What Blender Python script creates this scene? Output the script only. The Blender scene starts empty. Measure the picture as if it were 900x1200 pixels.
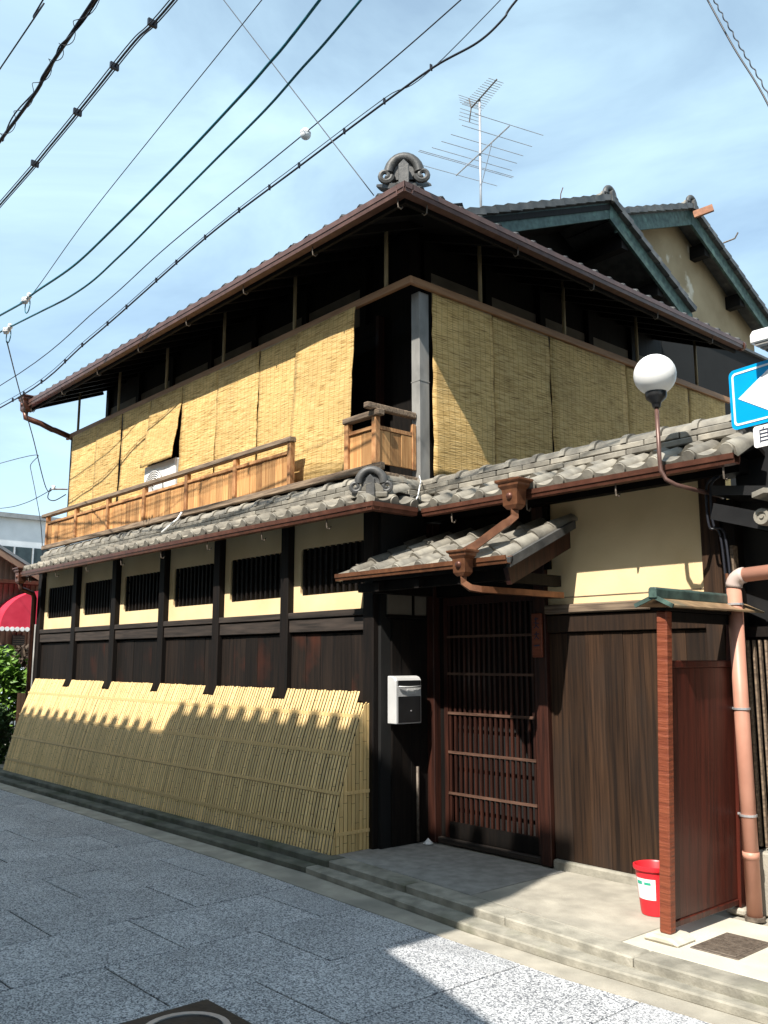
import bpy, bmesh, math, random
from mathutils import Vector, Matrix, Euler
random.seed(7)
R = math.radians
scene = bpy.context.scene
col = scene.collection

# ------------------------------------------------------------------ camera, sky, sun, exposure
cam_d = bpy.data.cameras.new('camera')
cam = bpy.data.objects.new('camera', cam_d); col.objects.link(cam)
cam.location = (5.584, -4.803, 1.6)
cam.rotation_euler = (R(99.4), 0, R(48.6))
cam_d.sensor_fit = 'VERTICAL'; cam_d.sensor_height = 36.0; cam_d.sensor_width = 27.0
cam_d.lens = 36.0 * 1049 / 1200
cam_d.clip_start = 0.05; cam_d.clip_end = 3000
scene.camera = cam

SUN = Vector((-0.30, 1.0, -1.2)).normalized()          # direction the light travels
sun_d = bpy.data.lights.new('sun', 'SUN'); sun_d.energy = 5.0; sun_d.angle = R(0.53); sun_d.color = (1.0, 0.94, 0.84)
sun = bpy.data.objects.new('sun', sun_d); col.objects.link(sun)
sun.rotation_euler = SUN.to_track_quat('-Z', 'Y').to_euler(); sun.location = (4, -12, 14)

world = bpy.data.worlds.new('World'); scene.world = world; world.use_nodes = True
wn, wl = world.node_tree.nodes, world.node_tree.links
wn.clear()
sky = wn.new('ShaderNodeTexSky'); sky.sky_type = 'NISHITA'; sky.sun_disc = False
sky.sun_elevation = math.asin(-SUN.z); sky.sun_rotation = math.atan2(-SUN.x, -SUN.y)
sky.air_density = 1.0; sky.dust_density = 2.0; sky.ozone_density = 1.6; sky.altitude = 50
tc = wn.new('ShaderNodeTexCoord'); mp = wn.new('ShaderNodeMapping'); mp.inputs['Scale'].default_value = (1.0, 1.6, 3.4)
mp.inputs['Rotation'].default_value = (0.2, 0.1, 0.7)
nz = wn.new('ShaderNodeTexNoise'); nz.inputs['Scale'].default_value = 1.7; nz.inputs['Detail'].default_value = 7; nz.inputs['Roughness'].default_value = 0.55
nz.inputs['Distortion'].default_value = 0.6
rp = wn.new('ShaderNodeValToRGB'); rp.color_ramp.elements[0].position = 0.36; rp.color_ramp.elements[1].position = 0.74
rp.color_ramp.elements[0].color = (0.26, 0.26, 0.26, 1); rp.color_ramp.elements[1].color = (0.70, 0.70, 0.70, 1)
mx = wn.new('ShaderNodeMix'); mx.data_type = 'RGBA'
mx.inputs['B'].default_value = (6.6, 8.4, 8.8, 1)
bg = wn.new('ShaderNodeBackground'); bg.inputs['Strength'].default_value = 0.095
ow = wn.new('ShaderNodeOutputWorld')
wl.new(tc.outputs['Generated'], mp.inputs['Vector']); wl.new(mp.outputs[0], nz.inputs['Vector'])
wl.new(nz.outputs['Fac'], rp.inputs['Fac']); wl.new(rp.outputs['Color'], mx.inputs['Factor'])
wl.new(sky.outputs['Color'], mx.inputs['A']); tint = wn.new('ShaderNodeVectorMath'); tint.operation = 'MULTIPLY'; tint.inputs[1].default_value = (0.97, 1.05, 1.11)   # cool white balance
wl.new(mx.outputs['Result'], tint.inputs[0]); wl.new(tint.outputs[0], bg.inputs['Color']); wl.new(bg.outputs[0], ow.inputs[0])

vs = scene.view_settings
vs.view_transform = 'Standard'; vs.look = 'None'; vs.gamma = 1.0; vs.use_curve_mapping = False; vs.exposure = 0.85

# ------------------------------------------------------------------ helpers
ORG = {}
class MB:
    def __init__(s): s.v = []; s.f = []
    def add(s, vs_, fs):
        n = len(s.v); s.v += [tuple(p) for p in vs_]; s.f += [tuple(i + n for i in f) for f in fs]; return s
    def box(s, x0, x1, y0, y1, z0, z1):
        return s.add([(x, y, z) for x in (x0, x1) for y in (y0, y1) for z in (z0, z1)],
                     [(0, 1, 3, 2), (4, 6, 7, 5), (0, 4, 5, 1), (2, 3, 7, 6), (0, 2, 6, 4), (1, 5, 7, 3)])
    def bar(s, a, b, w, h, up=(0, 0, 1)):
        a, b, up = Vector(a), Vector(b), Vector(up); d = (b - a).normalized()
        x = d.cross(up).normalized(); u = x.cross(d)
        vs_ = [p + x * (i * w / 2) + u * (j * h / 2) for p in (a, b) for i, j in ((-1, -1), (1, -1), (1, 1), (-1, 1))]
        return s.add(vs_, [(3, 2, 1, 0), (4, 5, 6, 7), (0, 1, 5, 4), (1, 2, 6, 5), (2, 3, 7, 6), (3, 0, 4, 7)])
    def tube(s, pts, r, n=8, cap=True):
        pts = [Vector(p) for p in pts]; rs = r if isinstance(r, (list, tuple)) else [r] * len(pts)
        ring = []; prev = None
        for i, p in enumerate(pts):
            d = (pts[min(i + 1, len(pts) - 1)] - pts[max(i - 1, 0)]).normalized()
            if prev is None:
                ref = Vector((0, 0, 1)) if abs(d.z) < .9 else Vector((1, 0, 0)); x = d.cross(ref).normalized()
            else:
                x = (prev - d * prev.dot(d)).normalized()
            prev = x; y = d.cross(x)
            ring.append([p + (x * math.cos(2 * math.pi * k / n) + y * math.sin(2 * math.pi * k / n)) * rs[i] for k in range(n)])
        vs_ = [q for rg in ring for q in rg]; fs = []
        for i in range(len(pts) - 1):
            for k in range(n): fs.append((i * n + k, i * n + (k + 1) % n, (i + 1) * n + (k + 1) % n, (i + 1) * n + k))
        if cap: fs += [tuple(reversed(range(n))), tuple(range((len(pts) - 1) * n, len(pts) * n))]
        return s.add(vs_, fs)
    def lathe(s, prof, c=(0, 0, 0), n=20, axis='z'):
        vs_ = []; fs = []
        for r, z in prof:
            for k in range(n):
                a = 2 * math.pi * k / n; p = (r * math.cos(a), r * math.sin(a), z)
                if axis == 'y': p = (p[0], p[2], p[1])
                if axis == 'x': p = (p[2], p[0], p[1])
                vs_.append((p[0] + c[0], p[1] + c[1], p[2] + c[2]))
        for i in range(len(prof) - 1):
            for k in range(n): fs.append((i * n + k, i * n + (k + 1) % n, (i + 1) * n + (k + 1) % n, (i + 1) * n + k))
        return s.add(vs_, fs)
    def prism(s, poly, axis, a, b):                      # poly in the two other axes, in x,y,z order
        def P(p, t): return {'x': (t, p[0], p[1]), 'y': (p[0], t, p[1]), 'z': (p[0], p[1], t)}[axis]
        n = len(poly)
        return s.add([P(p, a) for p in poly] + [P(p, b) for p in poly],
                     [tuple(range(n)), tuple(range(2 * n - 1, n - 1, -1))] + [(i, n + i, n + (i + 1) % n, (i + 1) % n) for i in range(n)])
    def slab(s, top, t):                                 # polygon with thickness t downwards
        n = len(top)
        return s.add(list(top) + [(p[0], p[1], p[2] - t) for p in top],
                     [tuple(range(n)), tuple(range(2 * n - 1, n - 1, -1))] + [(i, n + i, n + (i + 1) % n, (i + 1) % n) for i in range(n)])
    def mesh(s, name, mat, smooth=False, bevel=0, off=(0, 0, 0)):
        me = bpy.data.meshes.new(name)
        o = Vector(off); me.from_pydata([Vector(p) - o for p in s.v], [], s.f)
        bm = bmesh.new(); bm.from_mesh(me)
        bmesh.ops.recalc_face_normals(bm, faces=bm.faces)
        if bevel:
            bmesh.ops.bevel(bm, geom=[e for e in bm.edges if e.calc_face_angle(0) > 0.6], offset=bevel, segments=1, profile=0.5, affect='EDGES')
        bm.to_mesh(me); bm.free()
        if smooth:
            for p in me.polygons: p.use_smooth = True
        me.materials.append(mat)
        return me
def shade_auto(me, ang=40):
    bm = bmesh.new(); bm.from_mesh(me)
    for f in bm.faces: f.smooth = True
    for e in bm.edges: e.smooth = e.calc_face_angle(0) < R(ang)
    bm.to_mesh(me); bm.free()
def put(name, me, parent=None, loc=(0, 0, 0), rot=(0, 0, 0), scale=(1, 1, 1)):
    o = bpy.data.objects.new(name, me); col.objects.link(o)
    loc = Vector(loc)
    if parent is not None:
        o.parent = parent; o.location = loc - ORG[parent]
    else: o.location = loc
    o.rotation_euler = rot; o.scale = scale
    ORG[o] = loc
    return o
def build(mb, name, mat, parent=None, smooth=False, bevel=0, auto=0):   # world-space verts
    org = ORG[parent] if parent is not None else None
    if org is None:
        xs = [p[0] for p in mb.v]; ys = [p[1] for p in mb.v]; zs = [p[2] for p in mb.v]
        org = Vector(((min(xs) + max(xs)) / 2, (min(ys) + max(ys)) / 2, min(zs)))
    me = mb.mesh(name, mat, smooth, bevel, org)
    if auto: shade_auto(me, auto)
    return put(name, me, parent, org)
def tag(o, label, cat, group=None):
    o['label'] = label; o['category'] = cat
    if group: o['group'] = group
    return o
def thing(name, loc, label, cat, group=None):
    o = bpy.data.objects.new(name, None); col.objects.link(o); o.location = loc; o.empty_display_size = .1
    ORG[o] = Vector(loc); return tag(o, label, cat, group)
def struct(o): o['kind'] = 'structure'; return o
def box(*a): return MB().box(*a)

# ------------------------------------------------------------------ materials
def mat(name, a, b, scale=(1, 1, 1), nscale=6, detail=6, rough=.7, bump=.0, bscale=None, rnd=.0, metal=0, lo=.35, hi=.65, distort=0, spec=.4,
        stain=None, stain_scale=1.5, stain_pos=(.55, .75)):
    m = bpy.data.materials.new(name); m.use_nodes = True
    n, l = m.node_tree.nodes, m.node_tree.links
    p = n['Principled BSDF']; p.inputs['Roughness'].default_value = rough; p.inputs['Metallic'].default_value = metal
    p.inputs['Specular IOR Level'].default_value = spec
    t = n.new('ShaderNodeTexCoord'); oi = n.new('ShaderNodeObjectInfo')
    ad = n.new('ShaderNodeVectorMath'); ad.operation = 'MULTIPLY_ADD'
    cmb = n.new('ShaderNodeCombineXYZ')
    for k in range(3): l.new(oi.outputs['Random'], cmb.inputs[k])
    l.new(cmb.outputs[0], ad.inputs[0]); ad.inputs[1].default_value = (37, 51, 23); l.new(t.outputs['Object'], ad.inputs[2])
    mpg = n.new('ShaderNodeMapping'); mpg.inputs['Scale'].default_value = scale; l.new(ad.outputs[0], mpg.inputs['Vector'])
    no = n.new('ShaderNodeTexNoise'); no.inputs['Scale'].default_value = nscale; no.inputs['Detail'].default_value = detail
    no.inputs['Distortion'].default_value = distort; l.new(mpg.outputs[0], no.inputs['Vector'])
    cr = n.new('ShaderNodeValToRGB'); cr.color_ramp.elements[0].position = lo; cr.color_ramp.elements[1].position = hi
    cr.color_ramp.elements[0].color = (*a, 1); cr.color_ramp.elements[1].color = (*b, 1); l.new(no.outputs['Fac'], cr.inputs['Fac'])
    out = cr.outputs['Color']
    if stain:
        ns = n.new('ShaderNodeTexNoise'); ns.inputs['Scale'].default_value = stain_scale; ns.inputs['Detail'].default_value = 5; l.new(ad.outputs[0], ns.inputs['Vector'])
        c2 = n.new('ShaderNodeValToRGB'); c2.color_ramp.elements[0].position = stain_pos[0]; c2.color_ramp.elements[1].position = stain_pos[1]
        l.new(ns.outputs['Fac'], c2.inputs['Fac'])
        ms = n.new('ShaderNodeMix'); ms.data_type = 'RGBA'; l.new(c2.outputs['Color'], ms.inputs['Factor']); l.new(out, ms.inputs['A']); ms.inputs['B'].default_value = (*stain, 1)
        out = ms.outputs['Result']
    if rnd:
        mr = n.new('ShaderNodeMapRange'); mr.inputs['To Min'].default_value = 1 - rnd; mr.inputs['To Max'].default_value = 1 + rnd
        l.new(oi.outputs['Random'], mr.inputs['Value'])
        mm = n.new('ShaderNodeVectorMath'); mm.operation = 'SCALE'; l.new(out, mm.inputs[0]); l.new(mr.outputs[0], mm.inputs['Scale']); out = mm.outputs[0]
    l.new(out, p.inputs['Base Color'])
    if bump:
        bn = n.new('ShaderNodeBump'); bn.inputs['Strength'].default_value = bump; bn.inputs['Distance'].default_value = .01
        src = no
        if bscale:
            src = n.new('ShaderNodeTexNoise'); src.inputs['Scale'].default_value = bscale; src.inputs['Detail'].default_value = 4; l.new(mpg.outputs[0], src.inputs['Vector'])
        l.new(src.outputs['Fac'], bn.inputs['Height']); l.new(bn.outputs[0], p.inputs['Normal'])
    m['p'] = 1
    return m
M = {}
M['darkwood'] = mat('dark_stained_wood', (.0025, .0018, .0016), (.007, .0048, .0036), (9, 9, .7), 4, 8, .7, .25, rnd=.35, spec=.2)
M['postwood'] = mat('post_wood', (.003, .0022, .0018), (.009, .0055, .0042), (10, 10, .8), 4, 8, .7, .25, rnd=.25, spec=.22)
M['boardwood'] = mat('weathered_wall_board', (.004, .0028, .0023), (.014, .0088, .0062), (12, 12, .6), 3, 8, .75, .3, rnd=.4, spec=.22, stain=(.05, .013, .006), stain_scale=2.2, stain_pos=(.58, .82))
M['beam'] = mat('weathered_beam', (.014, .0105, .0085), (.042, .031, .025), (.7, 10, 10), 4, 8, .75, .3, rnd=.2)
M['fencewood'] = mat('brown_fence_board', (.012, .0062, .0036), (.042, .0215, .011), (14, 14, .5), 3, 8, .7, .25, rnd=.5, spec=.22, stain=(.02, .014, .011), stain_scale=1.1, stain_pos=(.45, .75))
M['cedar'] = mat('cedar_board', (.36, .165, .055), (.58, .32, .13), (16, 16, .7), 3, 8, .7, .15, rnd=.34, stain=(.14, .05, .02), stain_scale=3.5, stain_pos=(.6, .8))
M['cedarframe'] = mat('cedar_frame', (.30, .13, .05), (.50, .27, .12), (3, 12, 3), 4, 8, .7, .2, rnd=.15, stain=(.10, .04, .02), stain_scale=4, stain_pos=(.55, .8))
M['railgrey'] = mat('weathered_rail', (.10, .07, .05), (.26, .19, .13), (1, 14, 14), 4, 8, .8, .3, rnd=.15)
M['redwood'] = mat('red_brown_door_wood', (.014, .0045, .003), (.04, .012, .007), (14, 14, .8), 3, 8, .5, .2, rnd=.25)
M['redpanel'] = mat('red_lacquered_panel', (.028, .005, .003), (.068, .012, .0065), (9, 9, .5), 3, 8, .45, .15, distort=1.2)
M['redpost'] = mat('adzed_red_post', (.15, .035, .016), (.22, .06, .027), (2, 2, 18), 3, 6, .5, .9, lo=.3, hi=.7)
M['batten'] = mat('brown_batten', (.26, .13, .06), (.36, .19, .09), (.7, .7, 8), 5, 6, .6, .1)
M['plaster'] = mat('cream_plaster', (.69, .53, .305), (.76, .59, .35), (1, 1, 1), 3, 8, .92, .12, 60, stain=(.62, .44, .22), stain_scale=1.2, stain_pos=(.5, .85))
M['plasterold'] = mat('old_beige_plaster', (.26, .20, .12), (.34, .27, .17), (1, 1, 1), 2, 8, .95, .15, 50, stain=(.52, .47, .38), stain_scale=1.3, stain_pos=(.62, .66))
M['tile'] = mat('grey_roof_tile', (.155, .142, .12), (.27, .25, .21), (1, 1, 1), 9, 8, .55, .15, 60, rnd=.22, stain=(.37, .335, .27), stain_scale=6, stain_pos=(.55, .8))
M['tiledark'] = mat('dark_roof_tile', (.045, .046, .047), (.095, .093, .09), (1, 1, 1), 8, 8, .5, .15, 60, rnd=.25, stain=(.16, .15, .13), stain_scale=7, stain_pos=(.6, .8))
M['copper'] = mat('brown_copper', (.085, .034, .022), (.14, .056, .036), (2, 2, 2), 6, 7, .38, .05, metal=.35, stain=(.085, .03, .02), stain_scale=4, stain_pos=(.5, .8))
M['gutterbrown'] = mat('painted_gutter', (.10, .055, .045), (.15, .082, .066), (2, 2, 2), 5, 6, .36, .03, metal=.2)
M['coppershiny'] = mat('bright_copper', (.12, .05, .026), (.205, .088, .044), (3, 3, 3), 6, 7, .42, .08, metal=.4, stain=(.15, .06, .03), stain_scale=7, stain_pos=(.5, .75))
M['verdigris'] = mat('verdigris_copper', (.03, .055, .05), (.07, .115, .10), (3, 3, 3), 5, 7, .6, .1, metal=.2, stain=(.14, .24, .20), stain_scale=6, stain_pos=(.6, .8))
M['metalgrey'] = mat('grey_sheet_metal', (.20, .195, .185), (.28, .275, .26), (3, 3, 1), 3, 7, .6, .05, stain=(.12, .12, .115), stain_scale=3, stain_pos=(.5, .8))
M['roofbrown'] = mat('sunlit_brown_roof_copper', (.20, .13, .075), (.34, .23, .13), (3, 3, 3), 5, 6, .5, .1, metal=.2, stain=(.06, .10, .085), stain_scale=5, stain_pos=(.55, .75))  # brown copper, made paler for the sunlit roof slopes
M['redrail'] = mat('pale_red_rail', (.06, .03, .02), (.12, .065, .045), (2, 14, 14), 4, 6, .6, .1)  # paler than the red brown door wood
M['shademosskerb'] = mat('mossy_shaded_kerb', (.075, .074, .058), (.15, .148, .118), (1, 1, 1), 6, 10, .9, .4, 70, stain=(.04, .05, .02), stain_scale=2.5, stain_pos=(.5, .75))  # mossy stone, its colour also darkened for the shade along this stretch
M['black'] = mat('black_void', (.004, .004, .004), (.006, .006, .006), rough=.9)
M['blackpaint'] = mat('black_paint', (.012, .012, .013), (.02, .02, .021), rough=.35)
M['pane'] = mat('dusky_transom_paper', (.14, .125, .10), (.19, .17, .14), (1, 1, 1), 3, 4, .8)
M['concrete'] = mat('concrete', (.27, .25, .21), (.40, .37, .31), (1, 1, 1), 5, 10, .9, .3, 90, stain=(.22, .21, .18), stain_scale=1.6, stain_pos=(.5, .75))
M['cement'] = mat('pale_cement', (.46, .43, .36), (.56, .53, .45), (1, 1, 1), 4, 10, .9, .2, 90, stain=(.36, .34, .29), stain_scale=2, stain_pos=(.55, .8))
M['kerb'] = mat('kerb_stone', (.19, .18, .15), (.33, .31, .26), (1, 1, 1), 8, 10, .9, .4, 70, rnd=.1, stain=(.12, .125, .08), stain_scale=2.5, stain_pos=(.58, .78))
M['stone'] = mat('entrance_stone', (.20, .195, .18), (.29, .28, .26), (1, 1, 1), 12, 10, .85, .25, 80, rnd=.1)
M['whitestone'] = mat('pale_footing_stone', (.40, .37, .30), (.58, .54, .45), (1, 1, 1), 8, 8, .9, .5)
M['iron'] = mat('cast_iron', (.10, .08, .065), (.19, .155, .125), (1, 1, 1), 30, 8, .6, .5, metal=.4)
M['ironblack'] = mat('black_iron', (.012, .013, .014), (.025, .026, .027), (1, 1, 1), 20, 8, .5, .3, metal=.3)
M['white'] = mat('white_paint', (.74, .74, .73), (.82, .82, .81), rough=.4)
M['silver'] = mat('silver_box', (.60, .60, .60), (.68, .68, .68), rough=.35, metal=.25)
M['pink'] = mat('salmon_pipe', (.43, .205, .145), (.50, .25, .18), (1, 1, 1), 5, 6, .45, .04, stain=(.35, .17, .12), stain_scale=3, stain_pos=(.5, .8))
M['pinkgrey'] = mat('faded_pipe_elbow', (.42, .34, .31), (.5, .4, .36), rough=.5)
M['steel'] = mat('galvanised', (.45, .45, .46), (.58, .58, .6), (1, 1, 1), 8, 6, .4, .05, metal=.6)
M['red'] = mat('red_plastic', (.62, .018, .03), (.70, .03, .04), rough=.38)
M['green'] = mat('green_print', (.02, .33, .22), (.03, .4, .27), rough=.4)
M['awning'] = mat('red_awning', (.55, .02, .05), (.64, .035, .07), (1, 1, 1), 4, 5, .75)
M['signblue'] = mat('sign_blue', (.0, .29, .62), (.0, .33, .70), rough=.3)
M['signwhite'] = mat('sign_white', (.82, .82, .82), (.86, .86, .86), rough=.35, stain=(.45, .24, .10), stain_scale=4, stain_pos=(.68, .8))
M['ink'] = mat('sign_ink', (.02, .025, .05), (.03, .035, .07), rough=.5)
M['cable'] = mat('black_cable', (.012, .013, .02), (.02, .022, .03), rough=.45)
M['cableteal'] = mat('teal_cable', (.01, .09, .13), (.015, .13, .17), rough=.45)
M['porcelain'] = mat('porcelain', (.72, .74, .76), (.8, .8, .82), rough=.25)
M['rod'] = mat('bamboo_rod', (.26, .20, .11), (.36, .28, .16), (3, 3, 1), 4, 4, .6)
M['brownsiding'] = mat('brown_siding', (.21, .13, .09), (.26, .165, .115), (1, 1, 1), 3, 5, .6)
M['whitesiding'] = mat('white_siding', (.52, .55, .58), (.6, .63, .66), (1, 1, 1), 2, 4, .6)
M['slate'] = mat('slate_roof', (.17, .18, .19), (.24, .25, .26), (1, 1, 1), 4, 5, .55)
M['glassdark'] = mat('dark_glass', (.02, .03, .035), (.03, .045, .05), rough=.12)
M['leaf'] = mat('leaf_green', (.07, .16, .02), (.18, .31, .045), (1, 1, 1), 3, 3, .5, rnd=.1, spec=.3)
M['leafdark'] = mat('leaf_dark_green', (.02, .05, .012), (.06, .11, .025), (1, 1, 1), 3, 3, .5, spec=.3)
M['bark'] = mat('bark', (.05, .035, .025), (.09, .065, .045), (4, 4, 1), 5, 6, .9)
M['walloppo'] = mat('street_plaster', (.34, .29, .22), (.42, .36, .27), rough=.9)
M['carpaint'] = mat('pale_blue_paint', (.42, .5, .58), (.47, .55, .62), rough=.25)
M['rubber'] = mat('rubber', (.012, .012, .012), (.02, .02, .02), rough=.8)

def bamboo_mat():
    m = mat('split_bamboo', (.64, .435, .18), (.79, .565, .265), (22, 22, .8), 3, 6, .48, .1, rnd=.17, spec=.45)
    n, l = m.node_tree.nodes, m.node_tree.links
    p = n['Principled BSDF']; src = p.inputs['Base Color'].links[0].from_socket
    t = n.new('ShaderNodeTexCoord'); oi = n.new('ShaderNodeObjectInfo'); sx = n.new('ShaderNodeSeparateXYZ'); l.new(t.outputs['Object'], sx.inputs[0])
    a = n.new('ShaderNodeMath'); a.operation = 'MULTIPLY_ADD'; l.new(oi.outputs['Random'], a.inputs[0]); a.inputs[1].default_value = 17.3; l.new(sx.outputs['Z'], a.inputs[2])
    b = n.new('ShaderNodeMath'); b.operation = 'MULTIPLY'; l.new(a.outputs[0], b.inputs[0]); b.inputs[1].default_value = 3.4
    fr = n.new('ShaderNodeMath'); fr.operation = 'FRACT'; l.new(b.outputs[0], fr.inputs[0])
    lt = n.new('ShaderNodeMath'); lt.operation = 'LESS_THAN'; l.new(fr.outputs[0], lt.inputs[0]); lt.inputs[1].default_value = .013
    x = n.new('ShaderNodeMix'); x.data_type = 'RGBA'; l.new(lt.outputs[0], x.inputs['Factor']); l.new(src, x.inputs['A']); x.inputs['B'].default_value = (.2, .12, .045, 1)
    l.new(x.outputs['Result'], p.inputs['Base Color'])
    return m
M['bamboo'] = bamboo_mat()

def reed_mat():
    m = bpy.data.materials.new('woven_reed'); m.use_nodes = True
    n, l = m.node_tree.nodes, m.node_tree.links; p = n['Principled BSDF']; p.inputs['Roughness'].default_value = .75; p.inputs['Specular IOR Level'].default_value = .25
    t = n.new('ShaderNodeTexCoord'); oi = n.new('ShaderNodeObjectInfo')
    cmb = n.new('ShaderNodeCombineXYZ'); [l.new(oi.outputs['Random'], cmb.inputs[k]) for k in range(3)]
    ad = n.new('ShaderNodeVectorMath'); ad.operation = 'MULTIPLY_ADD'; l.new(cmb.outputs[0], ad.inputs[0]); ad.inputs[1].default_value = (31, 17, 43); l.new(t.outputs['Object'], ad.inputs[2])
    m1 = n.new('ShaderNodeMapping'); m1.inputs['Scale'].default_value = (7, 7, 130); l.new(ad.outputs[0], m1.inputs['Vector'])
    n1 = n.new('ShaderNodeTexNoise'); n1.inputs['Scale'].default_value = 1.0; n1.inputs['Detail'].default_value = 4; l.new(m1.outputs[0], n1.inputs['Vector'])
    c1 = n.new('ShaderNodeValToRGB'); e = c1.color_ramp.elements; e[0].position = .3; e[0].color = (.19, .11, .03, 1); e[1].position = .46; e[1].color = (.58, .38, .14, 1)
    e2 = e.new(.72); e2.color = (.75, .54, .25, 1); l.new(n1.outputs['Fac'], c1.inputs['Fac'])
    n2 = n.new('ShaderNodeTexNoise'); n2.inputs['Scale'].default_value = 2.4; n2.inputs['Detail'].default_value = 5; l.new(ad.outputs[0], n2.inputs['Vector'])
    mr = n.new('ShaderNodeMapRange'); l.new(n2.outputs['Fac'], mr.inputs['Value']); mr.inputs['From Min'].default_value = .3; mr.inputs['From Max'].default_value = .7; mr.inputs['To Min'].default_value = .82; mr.inputs['To Max'].default_value = 1.1
    mr2 = n.new('ShaderNodeMapRange'); l.new(oi.outputs['Random'], mr2.inputs['Value']); mr2.inputs['To Min'].default_value = .9; mr2.inputs['To Max'].default_value = 1.06
    mu = n.new('ShaderNodeMath'); mu.operation = 'MULTIPLY'; l.new(mr.outputs[0], mu.inputs[0]); l.new(mr2.outputs[0], mu.inputs[1])
    sc = n.new('ShaderNodeVectorMath'); sc.operation = 'SCALE'; l.new(c1.outputs['Color'], sc.inputs[0]); l.new(mu.outputs[0], sc.inputs['Scale'])
    sx = n.new('ShaderNodeSeparateXYZ'); l.new(t.outputs['Object'], sx.inputs[0])
    b = n.new('ShaderNodeMath'); b.operation = 'MULTIPLY'; l.new(sx.outputs['X'], b.inputs[0]); b.inputs[1].default_value = 14.0
    fr = n.new('ShaderNodeMath'); fr.operation = 'FRACT'; l.new(b.outputs[0], fr.inputs[0])
    lt = n.new('ShaderNodeMath'); lt.operation = 'LESS_THAN'; l.new(fr.outputs[0], lt.inputs[0]); lt.inputs[1].default_value = .10
    lm = n.new('ShaderNodeMath'); lm.operation = 'MULTIPLY'; l.new(lt.outputs[0], lm.inputs[0]); lm.inputs[1].default_value = .45
    x = n.new('ShaderNodeMix'); x.data_type = 'RGBA'; l.new(lm.outputs[0], x.inputs['Factor']); l.new(sc.outputs[0], x.inputs['A']); x.inputs['B'].default_value = (.16, .095, .03, 1)
    l.new(x.outputs['Result'], p.inputs['Base Color'])
    bn = n.new('ShaderNodeBump'); bn.inputs['Strength'].default_value = .55; bn.inputs['Distance'].default_value = .012; l.new(n1.outputs['Fac'], bn.inputs['Height']); l.new(bn.outputs[0], p.inputs['Normal'])
    return m
M['reed'] = reed_mat()

def granite_mat():
    m = bpy.data.materials.new('speckled_granite_paver'); m.use_nodes = True
    n, l = m.node_tree.nodes, m.node_tree.links; p = n['Principled BSDF']; p.inputs['Roughness'].default_value = .8
    t = n.new('ShaderNodeTexCoord'); oi = n.new('ShaderNodeObjectInfo')
    cmb = n.new('ShaderNodeCombineXYZ'); [l.new(oi.outputs['Random'], cmb.inputs[k]) for k in range(3)]
    ad = n.new('ShaderNodeVectorMath'); ad.operation = 'MULTIPLY_ADD'; l.new(cmb.outputs[0], ad.inputs[0]); ad.inputs[1].default_value = (31, 17, 43); l.new(t.outputs['Object'], ad.inputs[2])
    v = n.new('ShaderNodeTexVoronoi'); v.inputs['Scale'].default_value = 140; l.new(ad.outputs[0], v.inputs['Vector'])
    sp = n.new('ShaderNodeSeparateColor'); l.new(v.outputs['Color'], sp.inputs[0])
    cr = n.new('ShaderNodeValToRGB'); e = cr.color_ramp.elements; e[0].position = .0; e[0].color = (.08, .086, .102, 1); e[1].position = .95; e[1].color = (.62, .63, .655, 1)
    q = e.new(.35); q.color = (.23, .24, .258, 1); q = e.new(.55); q.color = (.42, .43, .447, 1)
    l.new(sp.outputs[0], cr.inputs['Fac'])
    n2 = n.new('ShaderNodeTexNoise'); n2.inputs['Scale'].default_value = 2.2; n2.inputs['Detail'].default_value = 7; l.new(ad.outputs[0], n2.inputs['Vector'])
    mr = n.new('ShaderNodeMapRange'); l.new(n2.outputs['Fac'], mr.inputs['Value']); mr.inputs['From Min'].default_value = .3; mr.inputs['From Max'].default_value = .7; mr.inputs['To Min'].default_value = .8; mr.inputs['To Max'].default_value = 1.08
    mr2 = n.new('ShaderNodeMapRange'); l.new(oi.outputs['Random'], mr2.inputs['Value']); mr2.inputs['To Min'].default_value = .92; mr2.inputs['To Max'].default_value = 1.06
    mu = n.new('ShaderNodeMath'); mu.operation = 'MULTIPLY'; l.new(mr.outputs[0], mu.inputs[0]); l.new(mr2.outputs[0], mu.inputs[1])
    sc = n.new('ShaderNodeVectorMath'); sc.operation = 'SCALE'; l.new(cr.outputs['Color'], sc.inputs[0]); l.new(mu.outputs[0], sc.inputs['Scale'])
    l.new(sc.outputs[0], p.inputs['Base Color'])
    bn = n.new('ShaderNodeBump'); bn.inputs['Strength'].default_value = .35; bn.inputs['Distance'].default_value = .004; l.new(sp.outputs[1], bn.inputs['Height']); l.new(bn.outputs[0], p.inputs['Normal'])
    return m
M['granite'] = granite_mat()
M['joint'] = mat('paver_joint', (.02, .022, .025), (.04, .042, .045), rough=.95)

# ------------------------------------------------------------------ ground, street, kerb, entrance platform
SZ = .05                                              # street level; the pavement stands 0.10 higher in two low steps
g = MB().add([(-400, -400, -.03), (400, -400, -.03), (400, 400, -.03), (-400, 400, -.03)], [(0, 1, 2, 3)])
struct(build(g, 'ground', M['concrete']))
street = struct(build(box(-40, 14, -5.75, -.60, -.02, SZ - .022), 'street', M['joint']))
PX, PY = .695, .93
pv = box(-PX / 2 + .005, PX / 2 - .005, -PY / 2 + .005, PY / 2 - .005, -.02, 0)
pmesh = pv.mesh('paver', M['granite'], bevel=.003)
for i in range(-18, 9):
    x = .26 + PX * (i + .5)
    y = -.775 + (0 if i % 2 else -.465)                # upper edge of the first whole slab
    if i % 2 == 0: put('paver', pmesh, street, (x, -.775 - .2325, SZ), (0, 0, 0), (1, .5, 1))
    while y > -5.5:
        put('paver', pmesh, street, (x, y - PY / 2, SZ + random.uniform(-.0012, .0012))); y -= PY
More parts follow.
